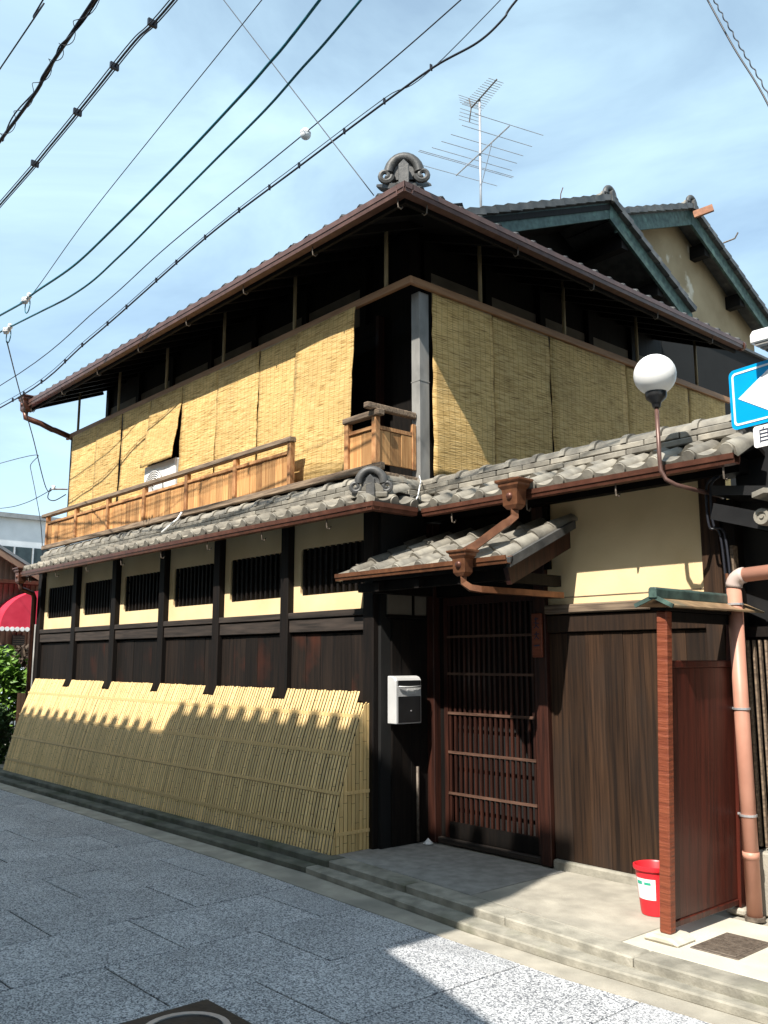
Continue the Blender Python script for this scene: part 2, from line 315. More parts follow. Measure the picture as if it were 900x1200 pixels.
def lerp(pts, x):
    for (a_, ya), (b_, yb) in zip(pts, pts[1:]):
        if x <= b_: return ya + (yb - ya) * (x - a_) / (b_ - a_)
    return pts[-1][1]
E_STRIP = [(-40, -.80), (-3.5, -.84), (-.3, -.895), (1.6, -.98), (2.6, -1.01), (3.3, -.98), (14, -.98)]
E_STEP = [(-40, -.60), (.0, -.655), (.5, -.70), (1.8, -.83), (2.5, -.855), (3.55, -.83), (14, -.83)]
E_KERB = [(-40, -.52), (-.5, -.53), (.3, -.556), (1.8, -.674), (2.44, -.755), (3.54, -.755), (14, -.755)]
def band(pts, inner, z, t): return MB().slab([(a_, b_, z) for a_, b_ in pts] + [(14, inner, z), (-40, inner, z)], t)
struct(build(band(E_STRIP, -.4, SZ + .005, .05), 'gutter_strip', M['concrete']))
struct(build(MB().slab([(a_, b_, .10) for a_, b_ in E_STEP if a_ <= .01] + [(.0, -.4, .10), (-40, -.4, .10)], .05), 'lower_step', M['shademosskerb'], bevel=.008))
struct(build(MB().slab([(.004, -.655, .10)] + [(a_, b_, .10) for a_, b_ in E_STEP if a_ > .01] + [(14, -.4, .10), (.004, -.4, .10)], .05), 'lower_step', M['kerb'], bevel=.008))
plat = struct(build(band([(a_, b_ + .06) for a_, b_ in E_KERB], 6, .138, .06), 'pavement', M['concrete']))
x = -13.0
while x < 6.6:
    L = random.uniform(.86, 1.02); a_, b_ = x + .003, x + L - .003
    m = MB().slab([(a_, lerp(E_KERB, a_), .15), (b_, lerp(E_KERB, b_), .15), (b_, lerp(E_KERB, b_) + .17, .15), (a_, lerp(E_KERB, a_) + .17, .15)], .07)
    build(m, 'kerb_stone', M['shademosskerb' if x < -.4 else 'kerb'], plat, bevel=.008); x += L
for (x0, x1, y1, mm, h) in [(.02, .74, .47, 'stone', .15), (.745, 1.50, .47, 'stone', .151), (1.505, 2.66, .49, 'concrete', .149), (2.665, 3.55, .27, 'cement', .1475), (3.555, 6.5, .27, 'cement', .146)]:
    build(MB().slab([(x0, lerp(E_KERB, x0) + .175, h), (x1, lerp(E_KERB, x1) + .175, h), (x1, y1, h), (x0, y1, h)], .05), 'paving_slab', M[mm], plat, bevel=.003)

# ------------------------------------------------------------------ the town house
house = thing('town_house', (0, 0, 0), 'two storey dark wooden town house with reed blinds, cream plaster and grey tiled roofs', 'house')
XL = -7.3
POST = [0, -1.19, -2.39, -3.56, -4.79, -5.97, -7.2]

# --- tile meshes (local: x across, y up the slope, z out of the roof)
def pan_profile(w, n=10):
    pr = []
    for k in range(n + 1):
        u = k / n
        z = -.020 * math.sin(math.pi * u / .58) if u < .58 else .040 * math.sin(math.pi * (u - .58) / .42)
        pr.append((w * (u - .5), z))
    return pr
def tile_mesh(name, w, L, matl, eave=False):
    pr = pan_profile(w); th = .018; n = len(pr); m = MB()
    vs_ = [(x, 0, z + .016) for x, z in pr] + [(x, L, z) for x, z in pr] + [(x, .004, z + .016 - th - (.045 if eave else .012)) for x, z in pr] + [(x, L, z - th) for x, z in pr]
    fs = []
    for k in range(n - 1):
        fs += [(k, k + 1, n + k + 1, n + k), (k + 1, k, 2 * n + k, 2 * n + k + 1), (2 * n + k + 1, 2 * n + k, 3 * n + k, 3 * n + k + 1), (n + k, n + k + 1, 3 * n + k + 1, 3 * n + k)]
    fs += [(0, n, 3 * n, 2 * n), (n - 1, 3 * n - 1, 4 * n - 1, 2 * n - 1)]
    m.add(vs_, fs)
    if eave:                                          # round pendant closing the roll
        c = MB().lathe([(0.001, -.012), (.040, -.012), (.043, -.004), (.043, .02), (.001, .02)], (w * .29, 0, .006), 12, 'y')
        m.add(c.v, c.f)
    me = m.mesh(name, matl); shade_auto(me, 45); return me
TW = .24
T_eave = tile_mesh('eave_tile', TW + .012, .34, M['tile'], True)
T_pan = tile_mesh('roof_tile', TW + .012, .30, M['tile'])
T_eave_d = tile_mesh('dark_eave_tile', TW + .012, .34, M['tiledark'], True)
# ridge tiles (local: x along the ridge, centred)
nb = MB().box(-.131, .131, -.115, .115, 0, .042); T_noshi = nb.mesh('ridge_course_tile', M['tile'], bevel=.006)
cb = MB(); n_ = 8
def half_round(m, x0, x1, r, h):
    a = [(r * math.cos(math.pi * k / n_), h * math.sin(math.pi * k / n_)) for k in range(n_ + 1)]
    m.prism([(p[0], p[1]) for p in a], 'x', x0, x1)
half_round(cb, -.133, .133, .088, .066); half_round(cb, .085, .133, .105, .080)
T_cap = cb.mesh('ridge_cap_tile', M['tile']); shade_auto(T_cap, 45)

def jit(a): return random.uniform(-a, a)
def tile_row(parent, name, me, x0, n, pitch, y, z, slope, rz=0.0, along=(1, 0)):
    a = math.atan(slope)
    for k in range(n):
        x = x0 + pitch * (k + .5)
        loc = (x, y, z) if rz == 0 else (y, x, z)
        put(name, me, parent, (loc[0], loc[1], loc[2] + jit(.003)), (a + jit(.012), jit(.012), rz + jit(.010)))
def ridge(parent, a, b, z, courses=2):
    a, b = Vector(a), Vector(b); L = (b - a).length; py = -math.asin((b - a).z / L); d = (b - a) / L; rz = math.atan2(d.y, d.x); n = round(L / .268)
    p = L / n
    for c in range(courses):
        for k in range(n + (c % 2)):
            t = (k + .5 - .5 * (c % 2)) * p
            t = min(max(t, .07), L - .07)
            q = a + d * t
            put('ridge_tile', T_noshi, parent, (q.x, q.y, q.z + z + c * .047 + jit(.002)), (jit(.02), py + jit(.012), rz + jit(.01)), (p / .268 * .985, 1 - .12 * c + jit(.03), 1))
    for k in range(n):
        q = a + d * ((k + .5) * p)
        put('ridge_cap', T_cap, parent, (q.x, q.y, q.z + z + courses * .047 + jit(.002)), (jit(.02), py + jit(.015), rz + jit(.01)), (p / .268, 1, 1))
def onigawara(parent, loc, rz, s, matl):
    m = MB()
    arch = [(.16 * math.cos(t), 0, .06 + .17 * math.sin(t)) for t in [math.pi * k / 12 for k in range(13)]]
    m.tube(arch, .055, 8)
    for sd in (-1, 1):
        sp = []
        for k in range(17):
            t = k / 16 * 2.6 * math.pi; r = .075 * (1 - .72 * k / 16)
            sp.append((sd * (.175 + .02 - r * math.cos(t)), -.01 - .001 * k, .02 - r * math.sin(t)))
        m.tube(sp, [.034 - .016 * k / 16 for k in range(17)], 7)
    m.prism([(-.13, -.02), (.13, -.02), (.12, .10), (.07, .19), (-.07, .19), (-.12, .10)], 'y', .0, .07)
    me = m.mesh('ridge_end_ornament', matl); shade_auto(me, 50)
    o = put('ridge_end_ornament', me, parent, loc, (0, 0, rz), (s, s, s))
    m2 = MB().prism([(-.055, -.11), (.055, -.11), (.055, .10), (0, .16), (-.055, .10)], 'y', -.10, -.03)
    put('boss', m2.mesh('boss', M['tiledark'], bevel=.006), o, loc, (0, 0, 0))
    return o

# --- lower facade: posts, boards, beams, plaster panels with barred windows
for i, x in enumerate(POST):
    w = .06 if i else .065
    build(box(x - w, x + w, -.055, .10, .12, 2.86), 'post', M['postwood'], house, bevel=.006)
build(box(XL - .02, .0, .11, .14, .12, 2.95), 'wall_backing', M['black'], house)
def rounded(x0, x1, z0, z1, r, n=4):
    pts = []
    for cx, cz, a0 in ((x1 - r, z1 - r, 0), (x0 + r, z1 - r, 90), (x0 + r, z0 + r, 180), (x1 - r, z0 + r, 270)):
        for k in range(n + 1):
            t = R(a0 + 90 * k / n); pts.append((cx + r * math.cos(t), cz + r * math.sin(t)))
    return pts
for i in range(6):
    xb, xa = POST[i] - .062, POST[i + 1] + .062           # right and left edge of the bay
    n = 5
    for k in range(n):
        a = xa + (xb - xa) * k / n; b = xa + (xb - xa) * (k + 1) / n
        build(box(a + .0015, b - .0015, .0 + jit(.003), .03, .14, 1.83), 'wall_board', M['boardwood'], house, bevel=.002)
    build(box(xa - .0005, xb + .0005, -.035, .05, 1.845, 1.955), 'sill_beam', M['beam'], house, bevel=.005)
    build(box(xa - .0005, xb + .0005, -.050, .05, 1.965, 2.022), 'window_sill', M['beam'], house, bevel=.006)
    # plaster panel with its window opening
    wx0, wx1, wz0, wz1 = xa + .10, xb - .06, 2.175, 2.60
    inner = rounded(wx0, wx1, wz0, wz1, .035); cx, cz = (wx0 + wx1) / 2, (wz0 + wz1) / 2
    outer = []
    for (px, pz) in inner:
        dx, dz = px - cx, pz - cz
        t = min((((xb if dx > 0 else xa) - cx) / dx) if abs(dx) > 1e-6 else 1e9, (((2.93 if dz > 0 else 2.024) - cz) / dz) if abs(dz) > 1e-6 else 1e9)
        outer.append((cx + dx * t, cz + dz * t))
    for c in ((xa, 2.024), (xb, 2.024), (xb, 2.93), (xa, 2.93)):
        k = min(range(len(outer)), key=lambda q: (outer[q][0] - c[0]) ** 2 + (outer[q][1] - c[1]) ** 2); outer[k] = c
    N = len(inner)
    vs_ = [(p[0], .012, p[1]) for p in outer] + [(p[0], .012, p[1]) for p in inner] + [(p[0], .075, p[1]) for p in inner]
    fs = [(k, (k + 1) % N, N + (k + 1) % N, N + k) for k in range(N)] + [(N + k, N + (k + 1) % N, 2 * N + (k + 1) % N, 2 * N + k) for k in range(N)]
    build(MB().add(vs_, fs), 'plaster_panel', M['plaster'], house)
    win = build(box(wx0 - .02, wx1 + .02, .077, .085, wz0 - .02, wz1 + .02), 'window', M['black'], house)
    nb_ = 11
    for k in range(nb_):
        x = wx0 + (wx1 - wx0) * (k + .5) / nb_
        build(box(x - .013, x + .013, .018, .044, wz0 + .001, wz1 - .001), 'window_bar', M['postwood'], win)
    for z in (2.245, 2.40, 2.53):
        build(box(wx0 + .001, wx1 - .001, .046, .062, z - .011, z + .011), 'window_rail', M['postwood'], win)
build(box(XL - .02, .06, -.06, .12, 2.862, 2.90), 'wall_plate', M['darkwood'], house)
build(box(XL - .04, XL, .0, 4.6, .12, 2.93), 'side_wall', M['darkwood'], house)
build(box(XL - .04, XL - .001, .875, 4.6, 2.94, 5.7), 'side_wall', M['darkwood'], house)

# --- return wall beside the entrance, door, jambs
build(box(.067, .10, .0, .56, .15, 2.9), 'return_wall', M['black'], house)
for k in range(4):
    y = .102 + k * .105
    build(box(.10, .118 + jit(.002), y, y + .103, .16, 1.93), 'return_board', M['darkwood'], house, bevel=.002)
tr = build(box(.10, .112, .06, .50, 1.97, 2.13), 'transom_window', M['pane'], house)
build(box(.108, .125, .33, .35, 1.965, 2.135), 'transom_bar', M['darkwood'], tr)
for z in (1.945, 2.135): build(box(.10, .128, .05, .51, z, z + .02), 'transom_frame', M['darkwood'], tr)
WY = .55
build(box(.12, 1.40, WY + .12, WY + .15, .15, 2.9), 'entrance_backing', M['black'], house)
build(box(.12, .205, WY - .06, WY + .07, .15, 2.75), 'door_jamb', M['redwood'], house, bevel=.005)
build(box(1.262, 1.365, WY - .045, WY + .08, .15, 2.75), 'door_jamb', M['redwood'], house, bevel=.005)
build(box(.12, 1.36, WY - .03, WY + .09, .15, .195), 'door_sill', M['beam'], house, bevel=.006)
build(box(.206, 1.261, WY - .02, WY + .09, 2.12, 2.26), 'door_lintel', M['darkwood'], house)
build(box(.206, 1.261, WY + .02, WY + .06, 2.26, 2.75), 'door_header', M['darkwood'], house)
door = build(box(.262, .305, WY, WY + .035, .20, 2.115), 'sliding_door', M['redwood'], house)
build(box(1.215, 1.258, WY, WY + .035, .20, 2.115), 'door_stile', M['redwood'], door)
build(box(.208, .260, WY + .01, WY + .03, .20, 2.115), 'door_stile', M['darkwood'], door)
build(box(.306, 1.214, WY + .004, WY + .03, .20, .325), 'door_panel', M['darkwood'], door)
build(box(.306, 1.214, WY + .002, WY + .032, 2.05, 2.113), 'door_rail', M['redwood'], door)
for k in range(17):
    x = .325 + k * (1.195 - .325) / 16
    build(box(x - .011, x + .011, WY + .004, WY + .022, .326, 2.049), 'lattice_bar', M['redwood'], door)
for z in (.545, .865, 1.175, 1.49, 1.79):
    build(box(.307, 1.213, WY - .006, WY + .0035, z - .010, z + .010), 'lattice_rail', M['redrail'], door)
    
# --- wall of the gate wing: footing, boards, beams, cream plaster
build(box(1.366, 2.66, WY - .04, WY + .10, .10, .205), 'wall_footing', M['kerb'], house, bevel=.012)
for k in range(8):
    a = 1.368 + k * .1585
    build(box(a, a + .157, WY - .004 + jit(.003), WY + .02, .206, 1.795), 'fence_board', M['fencewood'], house, bevel=.002)
build(box(1.366, 2.64, WY - .028, WY + .05, 1.80, 1.925), 'fence_rail', M['fencewood'], house, bevel=.005)
build(box(1.366, 2.66, WY - .055, WY + .05, 1.935, 2.00), 'fence_cap', M['railgrey'], house, bevel=.008)
build(box(1.366, 2.635, WY + .0, WY + .05, 2.005, 2.80), 'plaster_wall', M['plaster'], house)
build(box(1.366, 2.66, WY + .052, WY + .10, .24, 2.80), 'wall_core', M['black'], house)
build(box(1.366, 2.635, WY - .004, WY + .001, 2.052, 2.058), 'plaster_bead', M['railgrey'], house)
build(box(2.636, 2.765, WY - .03, WY + .1, .15, 2.80), 'corner_post', M['fencewood'], house, bevel=.006)
build(box(1.29, 1.41, WY - .035, WY + .05, 2.27, 2.80), 'bracket_post', M['darkwood'], house)
build(box(.12, 2.95, WY - .08, WY + .1, 2.76, 2.86), 'eave_beam', M['darkwood'], house)

# --- lower pent roof and gate wing roof
lr = build(MB().prism([(-.365, 2.80), (.02, 2.945), (.14, 2.945), (.14, 2.90), (-.02, 2.88), (-.365, 2.76)], 'x', -7.05, .30), 'lower_roof', M['darkwood'], house)
tile_row(lr, 'roof_tile', T_pan, -7.09, 31, TW, -.20, 2.898, .34)
tile_row(lr, 'roof_tile', T_eave, -7.09, 31, TW, -.382, 2.832, .34)
ridge(lr, (-7.08, .005, 0), (.02, .005, 0), 2.975)
# short hipped return on the right-hand end
build(MB().slab([(.42, -.36, 2.80), (.42, .08, 2.80), (.02, .08, 2.94), (.02, 0, 2.94)], .03), 'roof_return', M['darkwood'], lr)
tile_row(lr, 'roof_tile', T_pan, -.14, 2, .20, .26, 2.895, .34, R(90))
tile_row(lr, 'roof_tile', T_eave, -.34, 2, .21, .44, 2.828, .34, R(90))
ridge(lr, (.34, -.30, 0), (.0, .02, .115), 2.865, 1)
ridge(lr, (.03, .05, 0), (.03, .48, 0), 2.985, 2)
onigawara(lr, (.295, -.275, 2.945), R(42), .64, M['tiledark'])
wr = build(MB().prism([(.14, 2.79), (.50, 2.935), (.72, 2.83), (.72, 2.80), (.5, 2.90), (.14, 2.762)], 'x', .20, 3.06), 'wing_roof', M['darkwood'], house)
tile_row(wr, 'roof_tile', T_pan, .02, 12, .2505, .30, 2.898, .40)
tile_row(wr, 'roof_tile', T_eave, .40, 11, .2460, .128, 2.824, .40)
ridge(wr, (.06, .52, 0), (2.98, .52, 0), 2.985)
m = MB(); m.lathe([(.001, -.03), (.075, -.03), (.085, -.015), (.085, .02), (.06, .03), (.001, .03)], (3.0, .52, 3.04), 16, 'x'); m.box(2.975, 3.01, .43, .61, 2.93, 3.0)
build(m, 'ridge_end_tile', M['tiledark'], wr, auto=40)

# --- canopy over the door
cn = build(MB().prism([(-.27, 2.245), (.48, 2.565), (.48, 2.53), (-.27, 2.205)], 'x', -.06, 1.66), 'canopy', M['darkwood'], house)
cs = (2.565 - 2.245) / .75
for r_ in range(4):
    y = -.285 + .185 * r_; z = 2.275 + (y + .285) * cs + (.0 if r_ == 0 else .012)
    tile_row(cn, 'roof_tile', T_eave if r_ == 0 else T_pan, -.10, 7, .2515, y, z, cs - .03)
for y0, y1 in ((-.24, .46),):
    build(MB().prism([(y0, 2.22), (y1, 2.53), (y1, 2.40), (y0 + .04, 2.10)], 'x', 1.615, 1.655), 'verge_board', M['redwood'], cn)
build(MB().prism([(-.26, 2.275), (.47, 2.60), (.47, 2.54), (-.26, 2.21)], 'x', 1.665, 1.70), 'verge_tile', M['tiledark'], cn)
for x in (.3, .75, 1.2):
    build(MB().prism([(-.22, 2.20), (.48, 2.50), (.48, 2.43), (-.22, 2.13)], 'x', x - .025, x + .025), 'rafter', M['darkwood'], cn)
build(box(-.0, 1.62, -.16, -.10, 2.14, 2.21), 'purlin', M['darkwood'], cn)
build(MB().bar((1.50, -.13, 2.17), (1.50, .5, 2.17), .06, .08), 'bracket_arm', M['darkwood'], cn)
build(MB().bar((.17, -.13, 2.17), (.17, .5, 2.17), .06, .08), 'bracket_arm', M['darkwood'], cn)

# --- gutters, hoppers and down pipes
def gutter(parent, a, b, z, out, h, w, matl, hooks=.95, name='gutter'):
    """U-shaped trough with its outer face on the line a-b (xy), top at z, inside towards -out"""
    a, b, o = Vector((*a, 0)), Vector((*b, 0)), Vector((*out, 0)); t = .006
    prof = [(0, 0), (0, -h * .55), (-.006, -h * .55), (-.012, -h), (-w + .012, -h), (-w, -h * .6), (-w, 0), (-w + t, 0), (-w + t + .01, -h + t), (-t - .012, -h + t), (-t, 0)]
    vs_ = []; n = len(prof)
    for p in (a, b):
        for q in prof: vs_.append((p.x + o.x * q[0], p.y + o.y * q[0], z + q[1]))
    fs = [tuple(range(n)), tuple(range(2 * n - 1, n - 1, -1))] + [(i, n + i, n + (i + 1) % n, (i + 1) % n) for i in range(n)]
    gt = build(MB().add(vs_, fs), name, matl, parent)
    L = (b - a).length; d = (b - a) / L
    k = .3
    while hooks and k < L:
        p = a + d * k
        hp = [p + o * (-w * .5) + Vector((0, 0, z - h)), p + o * (-w * .5) + Vector((0, 0, z - h - .045)), p + o * (-w * .55) + Vector((0, 0, z - h - .075)), p + o * (-w * .85) + Vector((0, 0, z - h - .08)), p + o * (-w * 1.05) + Vector((0, 0, z - h - .055))]
        build(MB().tube(hp, .006, 6), 'gutter_hook', M['iron'], gt)
        k += hooks
    return gt
gutter(lr, (-7.12, -.40), (.458, -.40), 2.808, (0, -1), .066, .085, M['copper'])
gutter(lr, (.46, -.398), (.46, .078), 2.807, (1, 0), .066, .085, M['copper'], 0)
gutter(wr, (.462, .11), (3.10, .11), 2.80, (0, -1), .060, .085, M['copper'], .75)
gutter(cn, (-.12, -.31), (1.70, -.31), 2.288, (0, -1), .055, .075, M['coppershiny'], 0)
def hopper(parent, c, s, matl, face=(0, -1)):
    x, y, z = c; m = MB()
    def ring(hw, hd, zz): return [(x - hw * s, y - hd * s, zz), (x + hw * s, y - hd * s, zz), (x + hw * s, y + hd * s, zz), (x - hw * s, y + hd * s, zz)]
    lv = [(.115, .085, z), (.115, .085, z - .018 * s), (.095, .07, z - .03 * s), (.095, .07, z - .05 * s), (.072, .055, z - .075 * s), (.066, .05, z - .19 * s), (.040, .035, z - .22 * s)]
    vs_ = []; fs = []
    for a_, b_, zz in lv: vs_ += ring(a_, b_, zz)
    for k in range(len(lv) - 1):
        for q in range(4): fs.append((4 * k + q, 4 * k + (q + 1) % 4, 4 * k + 4 + (q + 1) % 4, 4 * k + 4 + q))
    fs += [(0, 1, 2, 3), tuple(range(len(vs_) - 4, len(vs_)))]
    h = build(MB().add(vs_, fs), 'rain_hopper', matl, parent, bevel=.003)
    b = MB().lathe([(.001, -.016), (.02, -.014), (.027, -.004), (.03, .006)], (x, y - .053 * s, z - .125 * s), 12, 'y'); build(b, 'hopper_boss', M['copper'], h, smooth=True)
    return h
hopper(wr, (1.50, .03, 2.868), .98, M['coppershiny'])
m = MB(); pth = [(1.50, .03, 2.66), (1.50, .03, 2.60), (1.475, -.02, 2.555), (1.465, -.05, 2.54), (1.40, -.28, 2.375), (1.375, -.36, 2.33)]
m.tube(pth, .038, 4); build(m, 'downpipe', M['coppershiny'], wr)
hopper(cn, (1.36, -.36, 2.345), .82, M['coppershiny'])
m = MB().tube([(1.365, -.36, 2.165), (1.365, -.36, 2.12), (1.40, -.33, 2.085), (1.44, -.28, 2.075), (1.50, .10, 2.07), (1.54, .49, 2.065)], .030, 4); build(m, 'downpipe', M['coppershiny'], cn)
hopper(lr, (-7.12, -.36, 2.87), 1.0, M['copper'])
m = MB().tube([(-7.12, -.36, 2.66), (-7.13, -.34, 2.58), (-7.22, -.14, 2.53), (-7.29, -.09, 2.47), (-7.29, -.09, .15)], .035, 10); build(m, 'downpipe', M['copper'], lr, smooth=True)
m = MB().tube([(-7.37, -.07, 2.45), (-7.37, -.07, .15)], .022, 8); build(m, 'drain_pipe', M['metalgrey'], lr, smooth=True)
m = MB().tube([(-7.235, -.07, 2.1), (-7.235, -.07, .3)], .012, 8); build(m, 'conduit', M['metalgrey'], lr, smooth=True)

# --- veranda in front of the upper floor
va = build(box(-7.22, .06, .02, .86, 3.10, 3.16), 'veranda', M['darkwood'], house)
build(box(-7.30, .06, -.035, .018, 3.165, 3.225), 'base_rail', M['railgrey'], va, bevel=.005)
def panel_run(x0, x1, n, y=-.0, bz=3.232, tz=3.52):
    w = (x1 - x0) / n
    for k in range(n):
        build(box(x0 + w * k + .0012, x0 + w * (k + 1) - .0012, y - .004 + jit(.0035), y + .014, bz, tz), 'veranda_board', M['cedar'], va, bevel=.0015)
VP = [-7.17, -6.16, -5.16, -4.16, -3.15, -2.15, -1.19]
for i, x in enumerate(VP): build(box(x - .026, x + .026, -.03, .025, 3.226, 3.632), 'veranda_post', M['cedarframe'], va, bevel=.003)
for i in range(6):
    panel_run(VP[i] + .028, VP[i + 1] - .028, 8)
    build(box(VP[i] + .027, VP[i + 1] - .027, -.022, .018, 3.525, 3.557), 'mid_rail', M['cedarframe'], va, bevel=.003)
build(box(-7.34, -1.15, -.045, .03, 3.634, 3.684), 'hand_rail', M['railgrey'], va, bevel=.006)
# corner box
for x in (-.335, .035): build(box(x - .026, x + .026, -.03, .025, 3.226, 3.632), 'veranda_post', M['cedarframe'], va, bevel=.003)
panel_run(-.308, .008, 2)
build(box(-.308, .008, -.022, .018, 3.525, 3.557), 'mid_rail', M['cedarframe'], va, bevel=.003)
build(box(-.37, .115, -.045, .028, 3.634, 3.684), 'hand_rail', M['railgrey'], va, bevel=.006)
build(box(.008, .07, -.12, .44, 3.690, 3.74), 'hand_rail', M['railgrey'], va, bevel=.006)
build(box(.02, .075, -.11, .46, 3.10, 3.162), 'base_rail', M['railgrey'], va, bevel=.005)
build(box(.06, .13, -.035, .018, 3.165, 3.225), 'base_rail', M['railgrey'], va, bevel=.005)
for k in range(3):
    y = .028 + k * .122
    build(box(.034, .052 + jit(.003), y, y + .12, 3.232, 3.52), 'veranda_board', M['cedar'], va, bevel=.0015)
build(box(.032, .058, .027, .394, 3.525, 3.557), 'mid_rail', M['cedarframe'], va)
build(box(.03, .064, .395, .44, 3.226, 3.632), 'veranda_post', M['cedarframe'], va, bevel=.003)
m = MB().tube([(-3.15, -.06, 3.20), (-3.17, -.10, 3.12), (-3.2, -.14, 3.08), (-3.25, -.24, 2.97)], .012, 6); build(m, 'drain_hose', M['white'], va, smooth=True)

build(MB().tube([(.14, .40, 3.16), (.20, .36, 3.10), (.235, .30, 2.99), (.33, .20, 2.93), (.40, .11, 2.88), (.45, .07, 2.80)], .006, 6), 'loose_cord', M['white'], va, smooth=True)
# --- grey metal clad column at the corner, upper walls behind the blinds
mc = build(box(.0, .105, .445, .565, 3.12, 4.86), 'clad_column', M['metalgrey'], house, bevel=.004)
build(box(-.003, .108, .442, .568, 4.03, 4.038), 'seam', M['metalgrey'], mc)
UY = .87
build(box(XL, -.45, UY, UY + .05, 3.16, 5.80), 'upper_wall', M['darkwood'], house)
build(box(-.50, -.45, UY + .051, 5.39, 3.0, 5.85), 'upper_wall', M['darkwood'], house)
build(box(-.56, -.45, 5.40, 9.4, 3.0, 6.14), 'eave_shade_wall', M['black'], house)  # black wall added to stand for the deep shade below the eave
build(box(-.60, -.40, 5.36, 9.5, 6.141, 6.18), 'eave_shade_coping', M['tiledark'], house)  # added to cap the black shade wall
for i in range(7):
    x = XL + .05 + i * 1.02
    if i < 6: build(box(x + .05, x + .93, UY - .012, UY - .001, 5.02, 5.42), 'transom_panel', M['pane'], house)
    if x < -.7: build(box(x - .04, x + .045, UY - .05, UY - .001, 3.17, 5.80), 'upper_post', M['darkwood'], house)
for i in range(5):
    y = 1.05 + i * .9
    build(box(-.449, -.438, y + .05, y + .82, 5.02, 5.42), 'transom_panel', M['pane'], house)
    build(box(-.449, -.40, y - .045, y + .045, 3.0, 5.85), 'upper_post', M['darkwood'], house)
build(box(-.62, -.36, .78, .90, 3.17, 5.82), 'corner_post', M['darkwood'], house)
sh = build(box(-1.35, -.88, UY - .035, UY - .013, 3.18, 4.98), 'shutter', M['darkwood'], house)
for k in range(12):
    z = 3.20 + k * .148
    build(MB().bar((-1.33, UY - .05, z + .07), (-.90, UY - .05, z + .07), .012, .14), 'shutter_slat', M['darkwood'], sh)
build(box(-.875, -.83, UY - .09, UY - .013, 3.17, 5.0), 'shutter_post', M['redwood'], house)
build(box(-1.40, -1.365, UY - .08, UY - .013, 3.17, 5.0), 'shutter_post', M['redwood'], house)

# --- batten that carries the blinds, hung on thin rods
bt = build(box(-7.44, .165, .285, .325, 4.875, 4.945), 'blind_batten', M['batten'], house, bevel=.004)
build(box(.125, .165, .326, 5.95, 4.875, 4.945), 'blind_batten', M['batten'], house, bevel=.004)
for x in (-.18, -1.6, -2.98, -4.34, -5.7, -7.05):
    build(MB().tube([(x, .305, 4.946), (x, .305, 5.60)], .019, 8), 'hanging_rod', M['rod'], house, smooth=True)
for y in (1.21, 2.5, 3.85, 5.15):
    build(MB().tube([(.145, y, 4.946), (.145, y, 5.58)], .019, 8), 'hanging_rod', M['rod'], house, smooth=True)
build(box(-7.30, -7.24, .31, .36, 3.2, 4.874), 'blind_post', M['darkwood'], house)

# --- upper roof: front slope, hipped right-hand return, two gables
EZ = 5.365; S = .42
def fz(y): return EZ + .03 + S * (y + .26)
ur = build(MB().slab([(-7.70, -.26, fz(-.26)), (.68, -.26, fz(-.26)), (-.5, .92, fz(.92)), (-.5, 4.42, fz(4.42)), (-7.70, 4.42, fz(4.42))], .07), 'upper_roof', M['darkwood'], house)
build(MB().slab([(.68, -.26, fz(-.26)), (.68, 5.25, fz(-.26)), (-.5, 5.25, fz(.92)), (-.5, .92, fz(.92))], .07), 'side_roof', M['darkwood'], ur)
def corr(name, x0, x1, y0, y1, z0, z1, parent, skew=None):
    m = MB(); n = int((x1 - x0) / .06); vs_ = []; fs = []
    for k in range(n + 1):
        x = x0 + (x1 - x0) * k / n; dz = .022 * math.sin(2 * math.pi * (x - x0) / TW) + .03
        ya, yb = y0, y1
        za, zb = z0, z1
        if skew and x > skew:
            t = min(1, (x - skew) / (.68 - skew)); yb = y1 + (y0 + .02 - y1) * t if False else yb
        vs_ += [(x, ya, za + dz), (x, yb, zb + dz)]
    for k in range(n): fs.append((2 * k, 2 * k + 2, 2 * k + 3, 2 * k + 1))
    return build(m.add(vs_, fs), name, M['tiledark'], parent, smooth=True)
corr('tile_field', -7.70, -.5, -.24, 4.42, fz(-.24), fz(4.42), ur)
tile_row(ur, 'eave_tile', T_eave_d, -7.72, 35, .2395, -.262, EZ + .005, S)
a = math.atan(S)
for k in range(23):
    y = -.16 + k * .24
    put('eave_tile', T_eave_d, ur, (.682, y, EZ + .005 + jit(.004)), (a, 0, R(90)))
ridge(ur, (.56, -.14, 0), (-.5, .92, fz(.92) - fz(-.14)), 5.46, 1)
bpy.context.view_layer.update()
onigawara(ur, (.60, -.19, 5.50), R(45), .78, M['tiledark'])
gutter(ur, (-7.76, -.30), (.722, -.30), 5.385, (0, -1), .085, .10, M['gutterbrown'], 1.15)
gutter(ur, (.722, -.302), (.722, 5.25), 5.384, (1, 0), .085, .10, M['gutterbrown'], 1.15)
build(box(-7.7, .62, -.2, -.17, 5.27, 5.34), 'fascia', M['darkwood'], ur)
build(box(.59, .62, -.168, 5.25, 5.27, 5.34), 'fascia', M['darkwood'], ur)
for k in range(20):
    x = -7.55 + k * .41
    build(MB().bar((x, -.16, fz(-.16) - .11), (x, UY, fz(UY) - .11), .05, .07), 'rafter', M['darkwood'], ur)
for k in range(12):
    y = 1.0 + k * .38
    build(MB().bar((.58, y, fz(-.16) - .11), (-.45, y, fz(UY) - .11), .05, .07), 'rafter', M['darkwood'], ur)
hp = hopper(ur, (-7.55, -.30, 5.46), 1.1, M['copper'])
